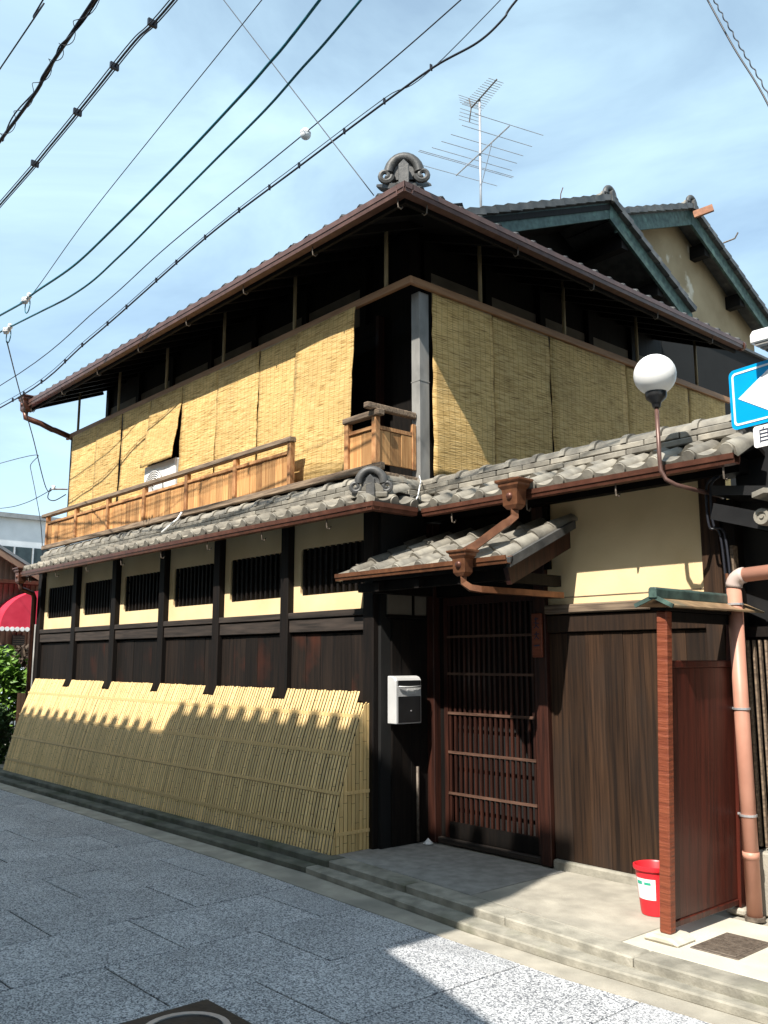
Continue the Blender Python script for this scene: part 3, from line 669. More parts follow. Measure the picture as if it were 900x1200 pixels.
m = MB().tube([(-7.55, -.30, 5.22), (-7.55, -.29, 5.14), (-7.47, -.20, 5.09), (-7.44, -.10, 5.06), (-7.40, .05, 4.99), (-7.38, .09, 4.98), (-7.32, .38, 4.88)], .042, 8); build(m, 'downpipe', M['copper'], ur, smooth=True)
build(MB().lathe([(.001, -.01), (.06, -.01), (.06, .03), (.045, .035), (.001, .035)], (.675, 5.27, 5.345), 14, 'y'), 'gutter_cap', M['copper'], ur)

def gable(ya, yr, yb, za, zr, zb, xf, wallm, depth=.30, wall=None):
    """gable end facing +X: verge at x=xf, wall depth behind it"""
    gr = build(MB().prism([(ya, za), (yr, zr), (yb, zb), (yb, zb - .06), (yr, zr - .06), (ya, za - .06)], 'x', -7.7, xf - .02), 'gable_roof', M['tiledark'], house)
    build(MB().prism(wall or [(ya + .1, za - .06), (yr, zr - .07), (yb - .1, zb - .06), (yb - .1, 5.6), (ya + .1, 5.6)], 'x', xf - depth - .05, xf - depth), 'gable_wall', wallm, house)
    for (p, q, nn) in (((ya, za), (yr, zr), 0), ((yr, zr), (yb, zb), 1)):
        L = math.hypot(q[0] - p[0], q[1] - p[1])
        build(MB().prism([(p[0], p[1] - .03), (q[0], q[1] - .03), (q[0], q[1] - .25), (p[0], p[1] - .25)], 'x', xf - .05, xf - .018 + .004 * nn), 'barge_board', M['verdigris'], gr)
        n = int(L / .22)
        sl = math.atan2(q[1] - p[1], q[0] - p[0])
        tb = MB().box(0, .225, -.02, .02, -.012, .05)
        for k in range(n):
            t = (k + .5) / n
            y = p[0] + (q[0] - p[0]) * t; z = p[1] + (q[1] - p[1]) * t
            mm = MB().prism([(-.125, -.035), (.12, -.05), (.12, .02), (-.125, .045)], 'x', -.02, .05)
            key = 'verge_tile_%d' % nn
            if key not in bpy.data.meshes:
                me = mm.mesh(key, M['tiledark'])
                if nn == 1: me.transform(Matrix.Rotation(math.pi, 4, 'Z')); me.transform(Matrix.Translation((.03, 0, 0)))
            put('verge_tile', bpy.data.meshes[key], gr, (xf, y, z + .03), (sl + jit(.02), 0, jit(.02)))
    put_r = ridge(gr, (xf - 1.6, yr, 0), (xf - .02, yr, 0), zr + .02, 1)
    onigawara(gr, (xf - .0, yr, zr + .02), R(90), .62, M['tiledark'])
    for t in (.2, .62):
        y = yr + (yb - yr) * t; z = zr + (zb - zr) * t
        build(box(xf - depth, xf - .06, y - .07, y + .07, z - .33, z - .13), 'purlin_end', M['darkwood'], gr)
    return gr
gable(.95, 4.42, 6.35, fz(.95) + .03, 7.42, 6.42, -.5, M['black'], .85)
g2 = gable(4.6, 6.52, 8.9, 7.30, 8.06, 6.85, -.52, M['plasterold'], .30, [(4.75, 7.28), (6.52, 7.99), (8.8, 6.82), (8.8, 5.5), (6.1, 5.5), (6.1, 6.47)])
build(MB().bar((-.49, 6.50, 7.93), (-.25, 6.62, 7.99), .05, .10), 'ridge_bracket', M['coppershiny'], g2)
build(MB().tube([(-.50, 7.35, 7.78), (-.35, 7.42, 7.82), (-.30, 7.43, 7.90)], .012, 6), 'gable_hook', M['iron'], g2)
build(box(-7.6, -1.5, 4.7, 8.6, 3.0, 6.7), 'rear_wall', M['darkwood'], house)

# ------------------------------------------------------------------ reed blinds
FL = 'reed blinds hung along the street front'
FR = 'reed blinds hung along the side wall'
def blind(label, w, h, loc, rz, group, lean=0.0, wav=.006, bottom_sag=.0, pw=1.0):
    nx, nz_ = 12, 22; vs_ = []; fs = []; ph = random.uniform(0, 6)
    for j in range(nz_ + 1):
        t = j / nz_
        for i in range(nx + 1):
            u = i / nx
            y = -lean * t ** pw - wav * math.sin(5 * u + ph + 2.2 * t) * (.2 + t) - .004 * math.sin(17 * t + ph * 2 + 3 * u)
            ex = jit(.006) if i in (0, nx) else 0
            vs_.append((w * (u - .5) + ex, y, -h * t - (bottom_sag * math.sin(math.pi * u) * t) + (jit(.006) if j == nz_ else 0)))
    n = nx + 1
    for j in range(nz_):
        for i in range(nx): fs.append((j * n + i, j * n + i + 1, (j + 1) * n + i + 1, (j + 1) * n + i))
    me = MB().add(vs_, fs).mesh('reed_blind', M['reed'], True)
    o = bpy.data.objects.new('reed_blind', me); col.objects.link(o); o.location = loc; o.rotation_euler = (0, 0, rz); ORG[o] = Vector(loc)
    md = o.modifiers.new('thickness', 'SOLIDIFY'); md.thickness = .008
    r = MB().tube([(-w / 2 + .01, .008, .0), (w / 2 - .01, .008, .0)], .010, 6)
    hr = put('top_rod', r.mesh('top_rod', M['rod'], True), None); hr.parent = o; hr.location = (0, 0, 0)
    return tag(o, label, 'blind', group)
EDG = [-7.14, -6.285, -5.475, -4.665, -3.835, -3.03, -2.185, -1.48]
fl = ['reed blind on the street front hung at the end by the copper downpipe', 'second reed blind from the copper hopper along the street front',
      'reed blind hung directly beside the air conditioner, on its downpipe side', 'short reed blind lifted outward over the white air conditioner',
      'reed blind hung just past the air conditioner towards the house corner', 'reed blind behind the veranda boards, second past the air conditioner', 'reed blind behind the veranda boards, next to the long overlapping blind']
for i in range(7):
    a_, b_ = EDG[i], EDG[i + 1]
    if i == 3: blind(fl[i], b_ - a_ - .02, .90, ((a_ + b_) / 2 + .005, .275, 4.868), 0, FL, lean=.125, wav=.006, pw=1.4)
    else: blind(fl[i], b_ - a_ - (.03 if i in (1, 2) else .006), 1.50 + jit(.03), ((a_ + b_) / 2, .278 - .006 * (i % 2), 4.868), 0, FL, lean=.02 + .02 * random.random())
blind('long reed blind hanging below the handrail in the gap between the veranda boards', .92, 1.60, (-1.03, .265, 4.868), 0, FL, lean=.09, wav=.012, bottom_sag=.02)
RE = [.575, 1.39, 2.26, 3.62, 4.95, 5.85]
rl = ['reed blind on the side wall beside the grey metal column, half in sun', 'second reed blind along the side wall from the grey metal column', 'third reed blind along the side wall from the grey metal column',
      'shaded reed blind on the side wall directly behind the globe lamp', 'last narrow reed blind at the rear end of the side wall']
for i in range(5):
    a_, b_ = RE[i], RE[i + 1]
    blind(rl[i], b_ - a_ - .012, 1.62 if i else 1.68, (.135 - .006 * (i % 2), (a_ + b_) / 2, 4.868), R(90), FR, lean=.015, wav=.004)

# ------------------------------------------------------------------ air conditioner on the veranda
ac = thing('air_conditioner', (-4.25, .35, 3.161), 'white air conditioner outdoor unit standing on the veranda under a blind', 'air conditioner')
build(box(-4.655, -3.86, .215, .50, 3.30, 3.985), 'casing', M['white'], ac, bevel=.01)
build(MB().lathe([(.001, .0), (.235, .0), (.245, -.006), (.245, -.012)], (-4.37, .212, 3.66), 28, 'y'), 'fan_recess', M['metalgrey'], ac)
for k in range(9):
    r = .025 + k * .026
    build(MB().tube([(-4.37 + r * math.cos(t), .198, 3.66 + r * math.sin(t)) for t in [2 * math.pi * q / 24 for q in range(25)]], .006, 5, False), 'fan_grille_ring', M['white'], ac, smooth=True)
build(box(-4.64, -4.56, .22, .48, 3.162, 3.299), 'foot', M['steel'], ac); build(box(-3.96, -3.88, .22, .48, 3.162, 3.299), 'foot', M['steel'], ac)
build(box(-3.859, -3.842, .26, .38, 3.5, 3.8), 'valve_cover', M['silver'], ac)

# ------------------------------------------------------------------ bamboo guard fence along the foot of the wall
bf = thing('bamboo_guard_fence', (-3.6, -.3, .13), 'leaning fence of split bamboo slats along the foot of the street front', 'fence')
def prof(t):        # t 0 bottom .. 1 top -> (y, z), slightly convex
    y = -.43 + .36 * t; z = .14 + 1.21 * t
    b = math.sin(math.pi * t) * .035
    return y - b, z + b * .25
def slat_mesh(name, tmax, w):
    m = MB(); n = 6; vs_ = []
    for k in range(n + 1):
        y, z = prof(tmax * k / n)
        for (dx, dy) in ((-w / 2, .004), (-w / 2.6, -.002), (w / 2.6, -.002), (w / 2, .004)): vs_.append((dx, y + dy, z))
    fs = [(0, 1, 2, 3), tuple(4 * n + q for q in (3, 2, 1, 0))]
    for k in range(n):
        for q in range(4): fs.append((4 * k + q, 4 * k + (q + 1) % 4, 4 * k + 4 + (q + 1) % 4, 4 * k + 4 + q))
    me = m.add(vs_, fs).mesh(name, M['bamboo']); shade_auto(me, 60); return me
SL = slat_mesh('bamboo_slat', 1.0, .068); SS = slat_mesh('bamboo_slat_short', .925, .068)
x0, x1 = -7.12, .005; NS = 176; pt = (x1 - x0) / NS
for k in range(NS):
    x = x0 + pt * (k + .5)
    short = any(abs(x - p) < .095 for p in POST)
    put('bamboo_slat', SS if short else SL, bf, (x + jit(.0006), jit(.0008), jit(.004)), (jit(.0006), jit(.0005), 0), (random.uniform(.375, .40), 1, 1))
# horizontal split-bamboo ties laid over the slats, and the rails behind them
for t in (.13, .36, .60, .84):
    y, z = prof(t)
    build(MB().bar((x0 - .005, y - .0055, z), (x1 + .003, y - .0055, z), .005, .028), 'tie_strip', M['bamboo'], bf)
    build(MB().bar((x0 + .02, y + .03, z), (x1 - .02, y + .03, z), .03, .03), 'back_rail', M['darkwood'], bf)
# end face of upright slats
def fz_top(y):
    t = 0
    while t < .985 and prof(t)[0] < y: t += .005
    return prof(t)[1]
for k in range(11):
    y = -.422 + .0388 * k
    build(MB().prism([(y, .142), (y + .031, .142), (y + .031, min(1.27, fz_top(y + .028))), (y, min(1.25, max(.15, fz_top(y - .002))))], 'x', .010, .019), 'end_slat', M['bamboo'], bf)
build(box(.020, .027, -.31, .0, .575, .60), 'end_tie', M['bamboo'], bf); build(box(.020, .027, -.385, .0, .28, .305), 'end_tie', M['bamboo'], bf)
build(MB().prism([(-.39, .15), (-.05, .15), (-.05, 1.2), (-.11, 1.1)], 'x', -.006, .008), 'end_backing', M['darkwood'], bf)

# ------------------------------------------------------------------ things at the entrance
mbx = thing('mailbox', (.17, .19, 1.1), 'silver wall mailbox with black front flap beside the lattice door', 'mailbox')
m = MB(); m.prism([(.119, 1.10), (.222, 1.10), (.222, 1.44), (.205, 1.465), (.17, 1.475), (.119, 1.475)], 'y', .05, .33); build(m, 'body', M['silver'], mbx, bevel=.006)
build(box(.2225, .227, .072, .318, 1.11, 1.315), 'front_flap', M['blackpaint'], mbx, bevel=.002)
build(box(.2225, .2255, .072, .318, 1.395, 1.44), 'slot', M['blackpaint'], mbx)
build(MB().tube([(.232, .075, 1.392), (.24, .19, 1.388), (.232, .315, 1.392)], .006, 6), 'slot_lip', M['silver'], mbx, smooth=True)
build(box(.2225, .2245, .17, .27, 1.335, 1.372), 'name_card', M['white'], mbx)
for k in range(3): build(box(.2246, .225, .18, .255, 1.342 + k * .01, 1.345 + k * .01), 'card_line', M['steel'], mbx)
build(MB().lathe([(.001, .004), (.007, .003), (.007, -.002)], (.2275, .21, 1.20), 10, 'x'), 'lock', M['steel'], mbx)
tag(build(MB().lathe([(.001, 0), (.03, 0), (.042, .006), (.042, .01), (.02, .03), (.001, .05)], (.215, .40, .152), 14), 'salt_dish', M['white'], smooth=True), 'tiny white dish with a cone of salt on the entrance floor', 'dish')
tag(build(MB().tube([(.14, .36, .17), (.14, .36, .75)], .012, 8), 'wall_conduit', M['iron'], smooth=True), 'thin grey conduit on the dark wall below the mailbox', 'conduit')
npl = thing('name_plate', (1.295, .49, 1.6), 'small red brown wooden plate with dark brush writing hung above the door jamb', 'sign')
build(box(1.255, 1.348, .482, .502, 1.62, 1.945), 'board', M['redpost'], npl, bevel=.004)
for (a_, b_, w_) in [((1.285, 1.90), (1.32, 1.905), .008), ((1.30, 1.915), (1.30, 1.855), .008), ((1.28, 1.875), (1.325, 1.87), .007), ((1.302, 1.855), (1.28, 1.835), .007), ((1.302, 1.855), (1.325, 1.835), .007),
                    ((1.302, 1.81), (1.30, 1.775), .008), ((1.282, 1.79), (1.325, 1.793), .008), ((1.30, 1.775), (1.282, 1.755), .007), ((1.302, 1.775), (1.324, 1.755), .007), ((1.278, 1.705), (1.328, 1.709), .010)]:
    build(MB().bar((a_[0], .4805, a_[1]), (b_[0], .4805, b_[1]), w_, .002, (0, -1, 0)), 'brush_stroke', M['ink'], npl)

# globe lamp on a bent pipe
lm = thing('globe_lamp', (2.80, .42, 2.65), 'white glass globe lamp on a thin brown pipe over the wing eave', 'lamp')
gpr = [(.13 * math.sin(math.pi * k / 16) + .0005, -.13 * math.cos(math.pi * k / 16)) for k in range(17)]
gl = build(MB().lathe(gpr, (2.665, .03, 3.36), 28), 'globe', M['white'], lm, smooth=True)
build(MB().lathe([(.001, -.21), (.024, -.21), (.03, -.18), (.062, -.15), (.066, -.135), (.066, -.105), (.001, -.105)], (2.665, .03, 3.36), 20), 'globe_holder', M['blackpaint'], lm, auto=40)
build(MB().tube([(2.665, .03, 3.17), (2.667, .03, 2.82), (2.672, .03, 2.75), (2.70, .035, 2.69), (2.75, .06, 2.652), (2.79, .14, 2.635), (2.80, .30, 2.63), (2.80, .50, 2.63), (2.78, .56, 2.63)], .0135, 10), 'pipe', M['gutterbrown'], lm, smooth=True)

# side screen with its own little copper roof
sc = thing('side_screen', (2.815, .0, .15), 'narrow red lacquered wooden side screen with small copper roof by the entrance', 'screen')
build(box(2.784, 2.848, -.405, -.345, .185, 1.87), 'front_post', M['redpost'], sc, bevel=.007)
build(box(2.806, 2.826, -.344, .355, .24, 1.56), 'panel', M['redpanel'], sc, bevel=.003)
build(box(2.798, 2.834, -.344, .355, .205, .239), 'bottom_rail', M['redpanel'], sc, bevel=.004)
build(box(2.798, 2.834, -.344, .355, 1.561, 1.60), 'top_rail', M['redpanel'], sc, bevel=.004)
build(box(2.802, 2.83, -.344, .355, 1.81, 1.87), 'roof_beam', M['darkwood'], sc, bevel=.004)
build(box(2.785, 2.845, .356, .42, .19, 1.87), 'rear_post', M['redpanel'], sc, bevel=.005)
rf = build(MB().prism([(2.70, 1.898), (2.815, 1.945), (2.93, 1.898), (2.93, 1.888), (2.815, 1.93), (2.70, 1.888)], 'y', -.47, .56), 'roof', M['roofbrown'], sc)
build(MB().prism([(2.79, 1.935), (2.79, 1.985), (2.80, 1.995), (2.83, 1.995), (2.84, 1.985), (2.84, 1.935)], 'y', -.49, .40), 'roof_ridge', M['verdigris'], rf, bevel=.004)
build(box(2.765, 2.865, -.43, .47, 1.871, 1.887), 'roof_base', M['darkwood'], rf)
for sd in (-1, 1): build(MB().bar((2.815 + sd * .117, -.475, 1.893), (2.815, -.475, 1.944), .012, .022), 'roof_verge', M['verdigris'], rf)
sc.rotation_euler = (0, R(2.5), 0)
m = MB().prism([(2.71, .149), (2.93, .149), (2.90, .180), (2.87, .186), (2.76, .187), (2.735, .178)], 'y', -.46, -.27); tag(build(m, 'footing_stone', M['whitestone'], bevel=.012), 'rough pale stone under the front post of the red screen', 'stone')
tag(build(box(2.755, 2.875, .34, .44, .149, .188), 'footing_block', M['concrete'], bevel=.01), 'small grey stone block under the rear post of the red screen', 'stone')
bel = thing('door_bell', (2.91, .39, 1.73), 'small white push button box on the rear post of the red screen', 'button')
build(box(2.914, 2.928, .36, .42, 1.70, 1.765), 'plate', M['white'], bel, bevel=.003)
build(MB().lathe([(.001, .006), (.014, .005), (.016, 0)], (2.928, .39, 1.732), 12, 'x'), 'button', M['steel'], bel)

# red bucket
bk = thing('bucket', (2.50, .02, .151), 'red plastic bucket with white label standing behind the red screen post', 'bucket')
def ring_prof(): return [(.001, .0), (.080, .0), (.084, .012), (.108, .245), (.118, .247), (.121, .256), (.119, .270), (.112, .272), (.105, .262), (.082, .02), (.001, .016)]
build(MB().lathe(ring_prof(), (2.50, .02, .152), 28), 'body', M['red'], bk, auto=35)
def wrap(z0, z1, a0, a1, dr, n=8):
    m = MB(); vs_ = []
    for k in range(n + 1):
        t = a0 + (a1 - a0) * k / n
        for z in (z0, z1):
            r = .084 + (z - .012) / .233 * .024 + dr; vs_.append((2.50 + r * math.cos(t), .02 + r * math.sin(t), .152 + z))
    return m.add(vs_, [(2 * k, 2 * k + 2, 2 * k + 3, 2 * k + 1) for k in range(n)])
build(wrap(.09, .205, R(-130), R(-55), .0015), 'label', M['white'], bk)
build(wrap(.172, .190, R(-122), R(-100), .0028, 4), 'label_print', M['green'], bk); build(wrap(.172, .186, R(-92), R(-70), .0028, 4), 'label_print', M['green'], bk)

# salmon downpipe of the next house
pp = thing('salmon_downpipe', (2.945, .32, .15), 'salmon coloured round downpipe with elbow standing beside the red screen', 'pipe')
build(MB().tube([(2.945, .32, .165), (2.945, .32, 2.03)], .043, 18), 'pipe', M['pink'], pp, smooth=True)
el = [(2.945, .32, 2.03)] + [(2.945 + .07 * (1 - math.cos(t)), .32, 2.03 + .07 * math.sin(t)) for t in [math.pi / 2 * k / 6 for k in range(1, 7)]]
build(MB().tube(el, .048, 18), 'elbow', M['pinkgrey'], pp, smooth=True)
build(MB().tube([(3.015, .32, 2.10), (4.4, .32, 2.17)], .043, 18), 'pipe', M['pink'], pp, smooth=True)
build(MB().tube([(2.945, .32, .48), (2.945, .32, .52)], .047, 18), 'joint', M['pink'], pp, smooth=True)
build(MB().tube([(2.945, .32, .15), (2.945, .32, .172)], .056, 16), 'collar', M['iron'], pp)
for z in (.72, 1.32, 1.93):
    c = build(MB().tube([(2.945, .32, z - .006), (2.945, .32, z + .006)], .049, 18), 'clamp', M['steel'], pp)
    build(MB().bar((2.87, .34, z), (2.96, .36, z), .008, .012), 'clamp_arm', M['steel'], c)
# cover plates
mh = thing('manhole_cover', (3.08, -.2, .146), 'rectangular patterned iron cover set in the pale cement by the screen', 'cover')
build(box(2.955, 3.215, -.40, -.02, .12, .153), 'frame', M['iron'], mh, bevel=.003)
build(box(2.975, 3.195, -.38, -.04, .125, .157), 'plate', M['iron'], mh, bevel=.002)
for k in range(9):
    y = -.36 + k * .037; build(box(2.985, 3.185, y, y + .014, .1572, .160), 'tread', M['iron'], mh)
cv = thing('valve_cover', (1.95, -2.72, SZ), 'black square valve cover with a pale ring set in the street', 'cover')
build(box(1.70, 2.20, -2.97, -2.47, SZ - .015, SZ + .004), 'plate', M['ironblack'], cv, bevel=.003)
build(MB().lathe([(.16, .0042), (.16, .009), (.19, .009), (.19, .0042)], (1.95, -2.72, SZ), 28), 'ring', M['steel'], cv)

# ------------------------------------------------------------------ road sign, its post, the street lamp head
rs = thing('one_way_sign', (3.93, -.60, .146), 'blue one way sign with white arrow on a grey post at the pavement edge', 'sign')
build(MB().tube([(3.93, -.56, .146), (3.93, -.56, 3.75)], .038, 16), 'post', M['steel'], rs, smooth=True)
def local_sign(lx, lz, t): return lx, t, lz
ang = R(10); sc0 = Vector((3.80, -.63, 2.90))
def sput(name, mb, matl, parent, auto=0):
    me = mb.mesh(name, matl)
    o = put(name, me, parent, sc0 if parent is rs else ORG[parent]); 
    if parent is rs: o.rotation_euler = (0, 0, -ang); ORG[o] = sc0
    return o
HW, HH = .36, .155
plate = sput('plate', MB().prism(rounded(-HW, HW, -HH, HH, .03), 'y', 0, .004), M['signblue'], rs)
def ringpoly(o_, i_, y0, y1):
    N = len(o_); vs_ = [(p[0], y0, p[1]) for p in o_] + [(p[0], y0, p[1]) for p in i_] + [(p[0], y1, p[1]) for p in o_] + [(p[0], y1, p[1]) for p in i_]
    fs = []
    for k in range(N):
        q = (k + 1) % N; fs += [(k, q, N + q, N + k), (2 * N + k, 3 * N + k, 3 * N + q, 2 * N + q), (k, 2 * N + k, 2 * N + q, q), (N + k, N + q, 3 * N + q, 3 * N + k)]
    return MB().add(vs_, fs)
sput('border', ringpoly(rounded(-HW + .018, HW - .018, -HH + .018, HH - .018, .022), rounded(-HW + .028, HW - .028, -HH + .028, HH - .028, .016), -.0025, -.0004), M['signwhite'], plate)
arrow = [(-HW + .05, 0), (-.10, -.125), (-.10, -.055), (HW - .06, -.055), (HW - .06, .055), (-.10, .055), (-.10, .125)]
sput('arrow', MB().prism(arrow, 'y', -.0025, -.0004), M['signwhite'], plate)
sub = sput('supplementary_plate', MB().prism(rounded(-.24, .24, -HH - .115, -HH - .008, .015), 'y', .001, .005), M['signwhite'], rs)
cu = bpy.data.curves.new('sign_text', 'FONT'); cu.body = '自転車を除く'; cu.size = .082; cu.align_x = 'CENTER'; cu.align_y = 'CENTER'
to = bpy.data.objects.new('sign_text', cu); col.objects.link(to)
bpy.context.view_layer.update()
tm = bpy.data.meshes.new_from_object(to.evaluated_get(bpy.context.evaluated_depsgraph_get())); bpy.data.objects.remove(to)
tm.materials.clear(); tm.materials.append(M['ink'])
to = put('lettering', tm, sub, ORG[sub]); to.rotation_euler = (R(90), 0, 0); to.location = (.0, -.001, -HH - .062); to.scale = (.88, 1, 1)
for z in (2.98, 2.82): build(MB().bar((3.88, -.60, z), (3.98, -.52, z), .03, .012), 'bracket', M['steel'], rs)

lh = thing('street_light', (3.93, -.56, 3.2), 'white street light head with louvred underside on a bracket above the one way sign', 'light')
build(MB().prism([(-.72, 3.115), (-.72, 3.16), (-.69, 3.19), (-.48, 3.19), (-.48, 3.115)], 'x', 3.64, 3.88), 'housing', M['white'], lh, bevel=.006)
for k in range(4): build(box(3.66, 3.86, -.71 + k * .055, -.675 + k * .055, 3.103, 3.114), 'louvre', M['metalgrey'], lh)
build(MB().bar((3.88, -.58, 3.16), (3.93, -.56, 3.16), .03, .03), 'arm', M['steel'], lh)

# ------------------------------------------------------------------ television antenna on the roof
an = thing('antenna', (-1.44, 3.0, 6.6), 'television antenna mast with long dipole array and small comb array on the roof', 'antenna')
build(MB().tube([(-1.44, 3, 6.6), (-1.42, 3, 8.66)], .016, 8), 'mast', M['steel'], an, smooth=True)
bd = Vector((.966, -.26, 0)); ed = Vector((.26, .966, 0)); c0 = Vector((-1.43, 2.98, 7.90))
build(MB().tube([c0 - bd * .56, c0 + bd * .68], .009, 6), 'boom', M['steel'], an)
for k, (t, L) in enumerate([(-.56, 1.28), (-.30, 1.42), (-.27, 1.42), (-.15, 1.20), (.02, 1.12), (.20, 1.06), (.42, 1.02), (.68, .98)]):
    p = c0 + bd * t + Vector((0, 0, .012)); build(MB().tube([p - ed * L / 2, p + ed * L / 2], .0045, 5), 'element', M['steel'], an)
build(MB().tube([c0 + bd * .30, Vector((-1.43, 3, 7.45))], .005, 5), 'strut', M['steel'], an)
c1 = Vector((-1.42, 2.98, 8.64))
build(MB().tube([c1 - bd * .18, c1 + bd * .42 + Vector((0, 0, .03))], .010, 6), 'boom', M['iron'], an)
for k in range(14):
    p = c1 - bd * (.16 - .043 * k) + Vector((0, 0, .002 * k)); L = .30 - .006 * k
    build(MB().tube([p - ed * L / 2, p + ed * L / 2], .004, 5), 'element', M['steel'], an)
for s_ in (-1, 1):
    build(MB().tube([c1 - bd * .18, c1 - bd * .23 + Vector((0, 0, s_ * .17))], .008, 5), 'reflector_arm', M['iron'], an)
    for k in range(1, 5):
        p = c1 - bd * (.18 + .0125 * k) + Vector((0, 0, s_ * .0425 * k)); build(MB().tube([p - ed * .16, p + ed * .16], .004, 5), 'reflector_element', M['steel'], an)
build(MB().tube([(-.60, 3.5, 7.02), (-.58, 3.5, 7.20), (-.56, 3.52, 7.28)], .006, 5), 'stay_hook', M['copper'], an)

# ------------------------------------------------------------------ overhead cables
def smooth_path(pts, n=8):
    pts = [Vector(p) for p in pts]; out = []
    for i in range(len(pts) - 1):
        p0, p1, p2, p3 = pts[max(i - 1, 0)], pts[i], pts[i + 1], pts[min(i + 2, len(pts) - 1)]
        for k in range(n):
            t = k / n
            out.append(.5 * ((2 * p1) + (-p0 + p2) * t + (2 * p0 - 5 * p1 + 4 * p2 - p3) * t * t + (-p0 + 3 * p1 - 3 * p2 + p3) * t ** 3))
    return out + [pts[-1]]
CG = 'overhead cables along the street'
def cable(label, pts, r, matl='cable', n=6):
    return tag(build(MB().tube(smooth_path(pts), r, n), 'overhead_cable', M[matl], smooth=True), label, 'cable', CG)
def twine(o, pts, r, rad, turns, matl='cable'):
    P = smooth_path(pts, 40); m = []
    for k, p in enumerate(P):
        d = (P[min(k + 1, len(P) - 1)] - P[max(k - 1, 0)]).normalized(); x = d.cross(Vector((0, 0, 1))).normalized(); y = d.cross(x)
        a_ = 2 * math.pi * turns * k / len(P); m.append(p + x * rad * math.cos(a_) + y * rad * math.sin(a_))
    build(MB().tube(m, r, 5), 'lashing_wire', M[matl], o, smooth=True)
w1 = [(2.6, -2.6, 6.5), (-.02, -2.6, 6.21), (-.87, -2.6, 6.12), (-1.91, -2.6, 6.01), (-9, -2.6, 5.9), (-22, -2.6, 6.6)]
o = cable('thick black overhead cable wrapped in loose wire loops', w1, .015)
twine(o, w1[:4], .003, .035, 9); twine(o, w1[:4], .006, .02, 3)
w2 = [(3, -2.2, 6.35), (.42, -2.2, 6.17), (-.2, -2.2, 6.19), (-.93, -2.2, 6.14), (-1.81, -2.2, 6.09), (-3.12, -2.2, 6.05), (-10, -2.2, 5.95), (-24, -2.2, 6.6)]
o = cable('bundle of black overhead cables tied with short clips', w2, .009)
build(MB().tube(smooth_path([(p[0], p[1] + .03, p[2] + .02) for p in w2]), .005, 5), 'second_strand', M['cable'], o, smooth=True)
build(MB().tube(smooth_path([(p[0], p[1] - .03, p[2] - .015) for p in w2]), .0045, 5), 'third_strand', M['cable'], o, smooth=True)
for x, z in ((.08, 6.17), (-.55, 6.165), (-1.25, 6.12), (-2.2, 6.075)): build(box(x - .01, x + .012, -2.235, -2.165, z - .02, z + .032), 'cable_clip', M['cable'], o)
cable('thin single wire above the wrapped thick cable', [(3, -2.8, 6.7), (-.48, -2.8, 6.38), (-1.38, -2.8, 6.31), (-12, -2.8, 6.1)], .006)
cable('thin straight wire running above the teal cables to the insulators', [(4, -1.75, 6.75), (0.83, -1.75, 6.15), (-0.60, -1.75, 5.90), (-2.08, -1.75, 5.63), (-3.19, -1.75, 5.35), (-3.54, -1.75, 5.30)], .004)
cable('upper teal overhead cable ending in a looped insulator joint', [(4, -1.75, 6.5), (1.51, -1.75, 5.74), (0.89, -1.75, 5.59), (0.45, -1.75, 5.52), (-0.42, -1.75, 5.41), (-1.58, -1.75, 5.30), (-2.32, -1.75, 5.26), (-3.25, -1.75, 5.31), (-3.66, -1.75, 5.32), (-4.33, -1.75, 5.38), (-12, -1.75, 6.2)], .011, 'cableteal')
cable('lower teal overhead cable ending at the white insulators', [(4, -1.75, 6.1), (1.91, -1.75, 5.49), (1.29, -1.75, 5.35), (0.90, -1.75, 5.27), (0.24, -1.75, 5.19), (-0.40, -1.75, 5.11), (-1.29, -1.75, 5.00), (-2.18, -1.75, 4.96), (-3.88, -1.75, 5.13), (-12, -1.75, 6.0)], .009, 'cableteal')
cable('thin wire carrying a white ball close above the house eave', [(3.2, .1, 7.3), (1.13, -0.05, 6.88), (0.31, -0.15, 6.68), (-0.60, -0.25, 6.50), (-2.91, -0.45, 6.13), (-4.36, -0.60, 5.80), (-7.19, -0.80, 5.44), (-16, -1.2, 5.5)], .006)
w8 = [(2.4, .1, 7.0), (1.67, 0.00, 6.58), (1.55, -0.02, 6.48), (1.31, -0.05, 6.40), (0.86, -0.08, 6.42), (0.31, -0.15, 6.34), (-0.75, -0.28, 6.16), (-2.21, -0.42, 5.94), (-4.56, -0.62, 5.44), (-7.12, -0.80, 5.10), (-16, -1.2, 5.3)]
o = cable('dark cable hung from its carrier wire close above the house eave', w8, .0095)
build(MB().tube(smooth_path([(3.2, .15, 7.35), (0.95, -0.07, 6.45), (0.31, -0.15, 6.38), (-0.76, -0.28, 6.20), (-2.22, -0.42, 5.97), (-4.57, -0.62, 5.48), (-7.13, -0.80, 5.15), (-16, -1.2, 5.36)]), .004, 5), 'carrier_wire', M['cable'], o)
for k in range(16):
    x = .8 - k * .50
    pts = smooth_path(w8, 12); p = min(pts, key=lambda q: abs(q.x - x)); build(box(p.x - .005, p.x + .005, p.y - .012, p.y + .012, p.z - .014, p.z + .04), 'cable_hanger', M['cable'], o)
cable('slim service wire crossing the other cables down to the front gutter', [(-2.34, -1.09, 9.53), (-1.33, -.8, 7.98), (.36, -.31, 5.40)], .0045)
o = cable('twisted pair of wires crossing the sky above the street light', [(3.36, -.5, 5.44), (3.43, -.5, 5.24), (3.56, -.5, 4.87), (3.72, -.5, 4.45), (3.93, -.56, 3.75)], .005)
twine(o, [(3.40, -.5, 5.44), (3.46, -.5, 5.24), (3.59, -.5, 4.87), (3.74, -.5, 4.45), (3.93, -.54, 3.75)], .0035, .004, 22)
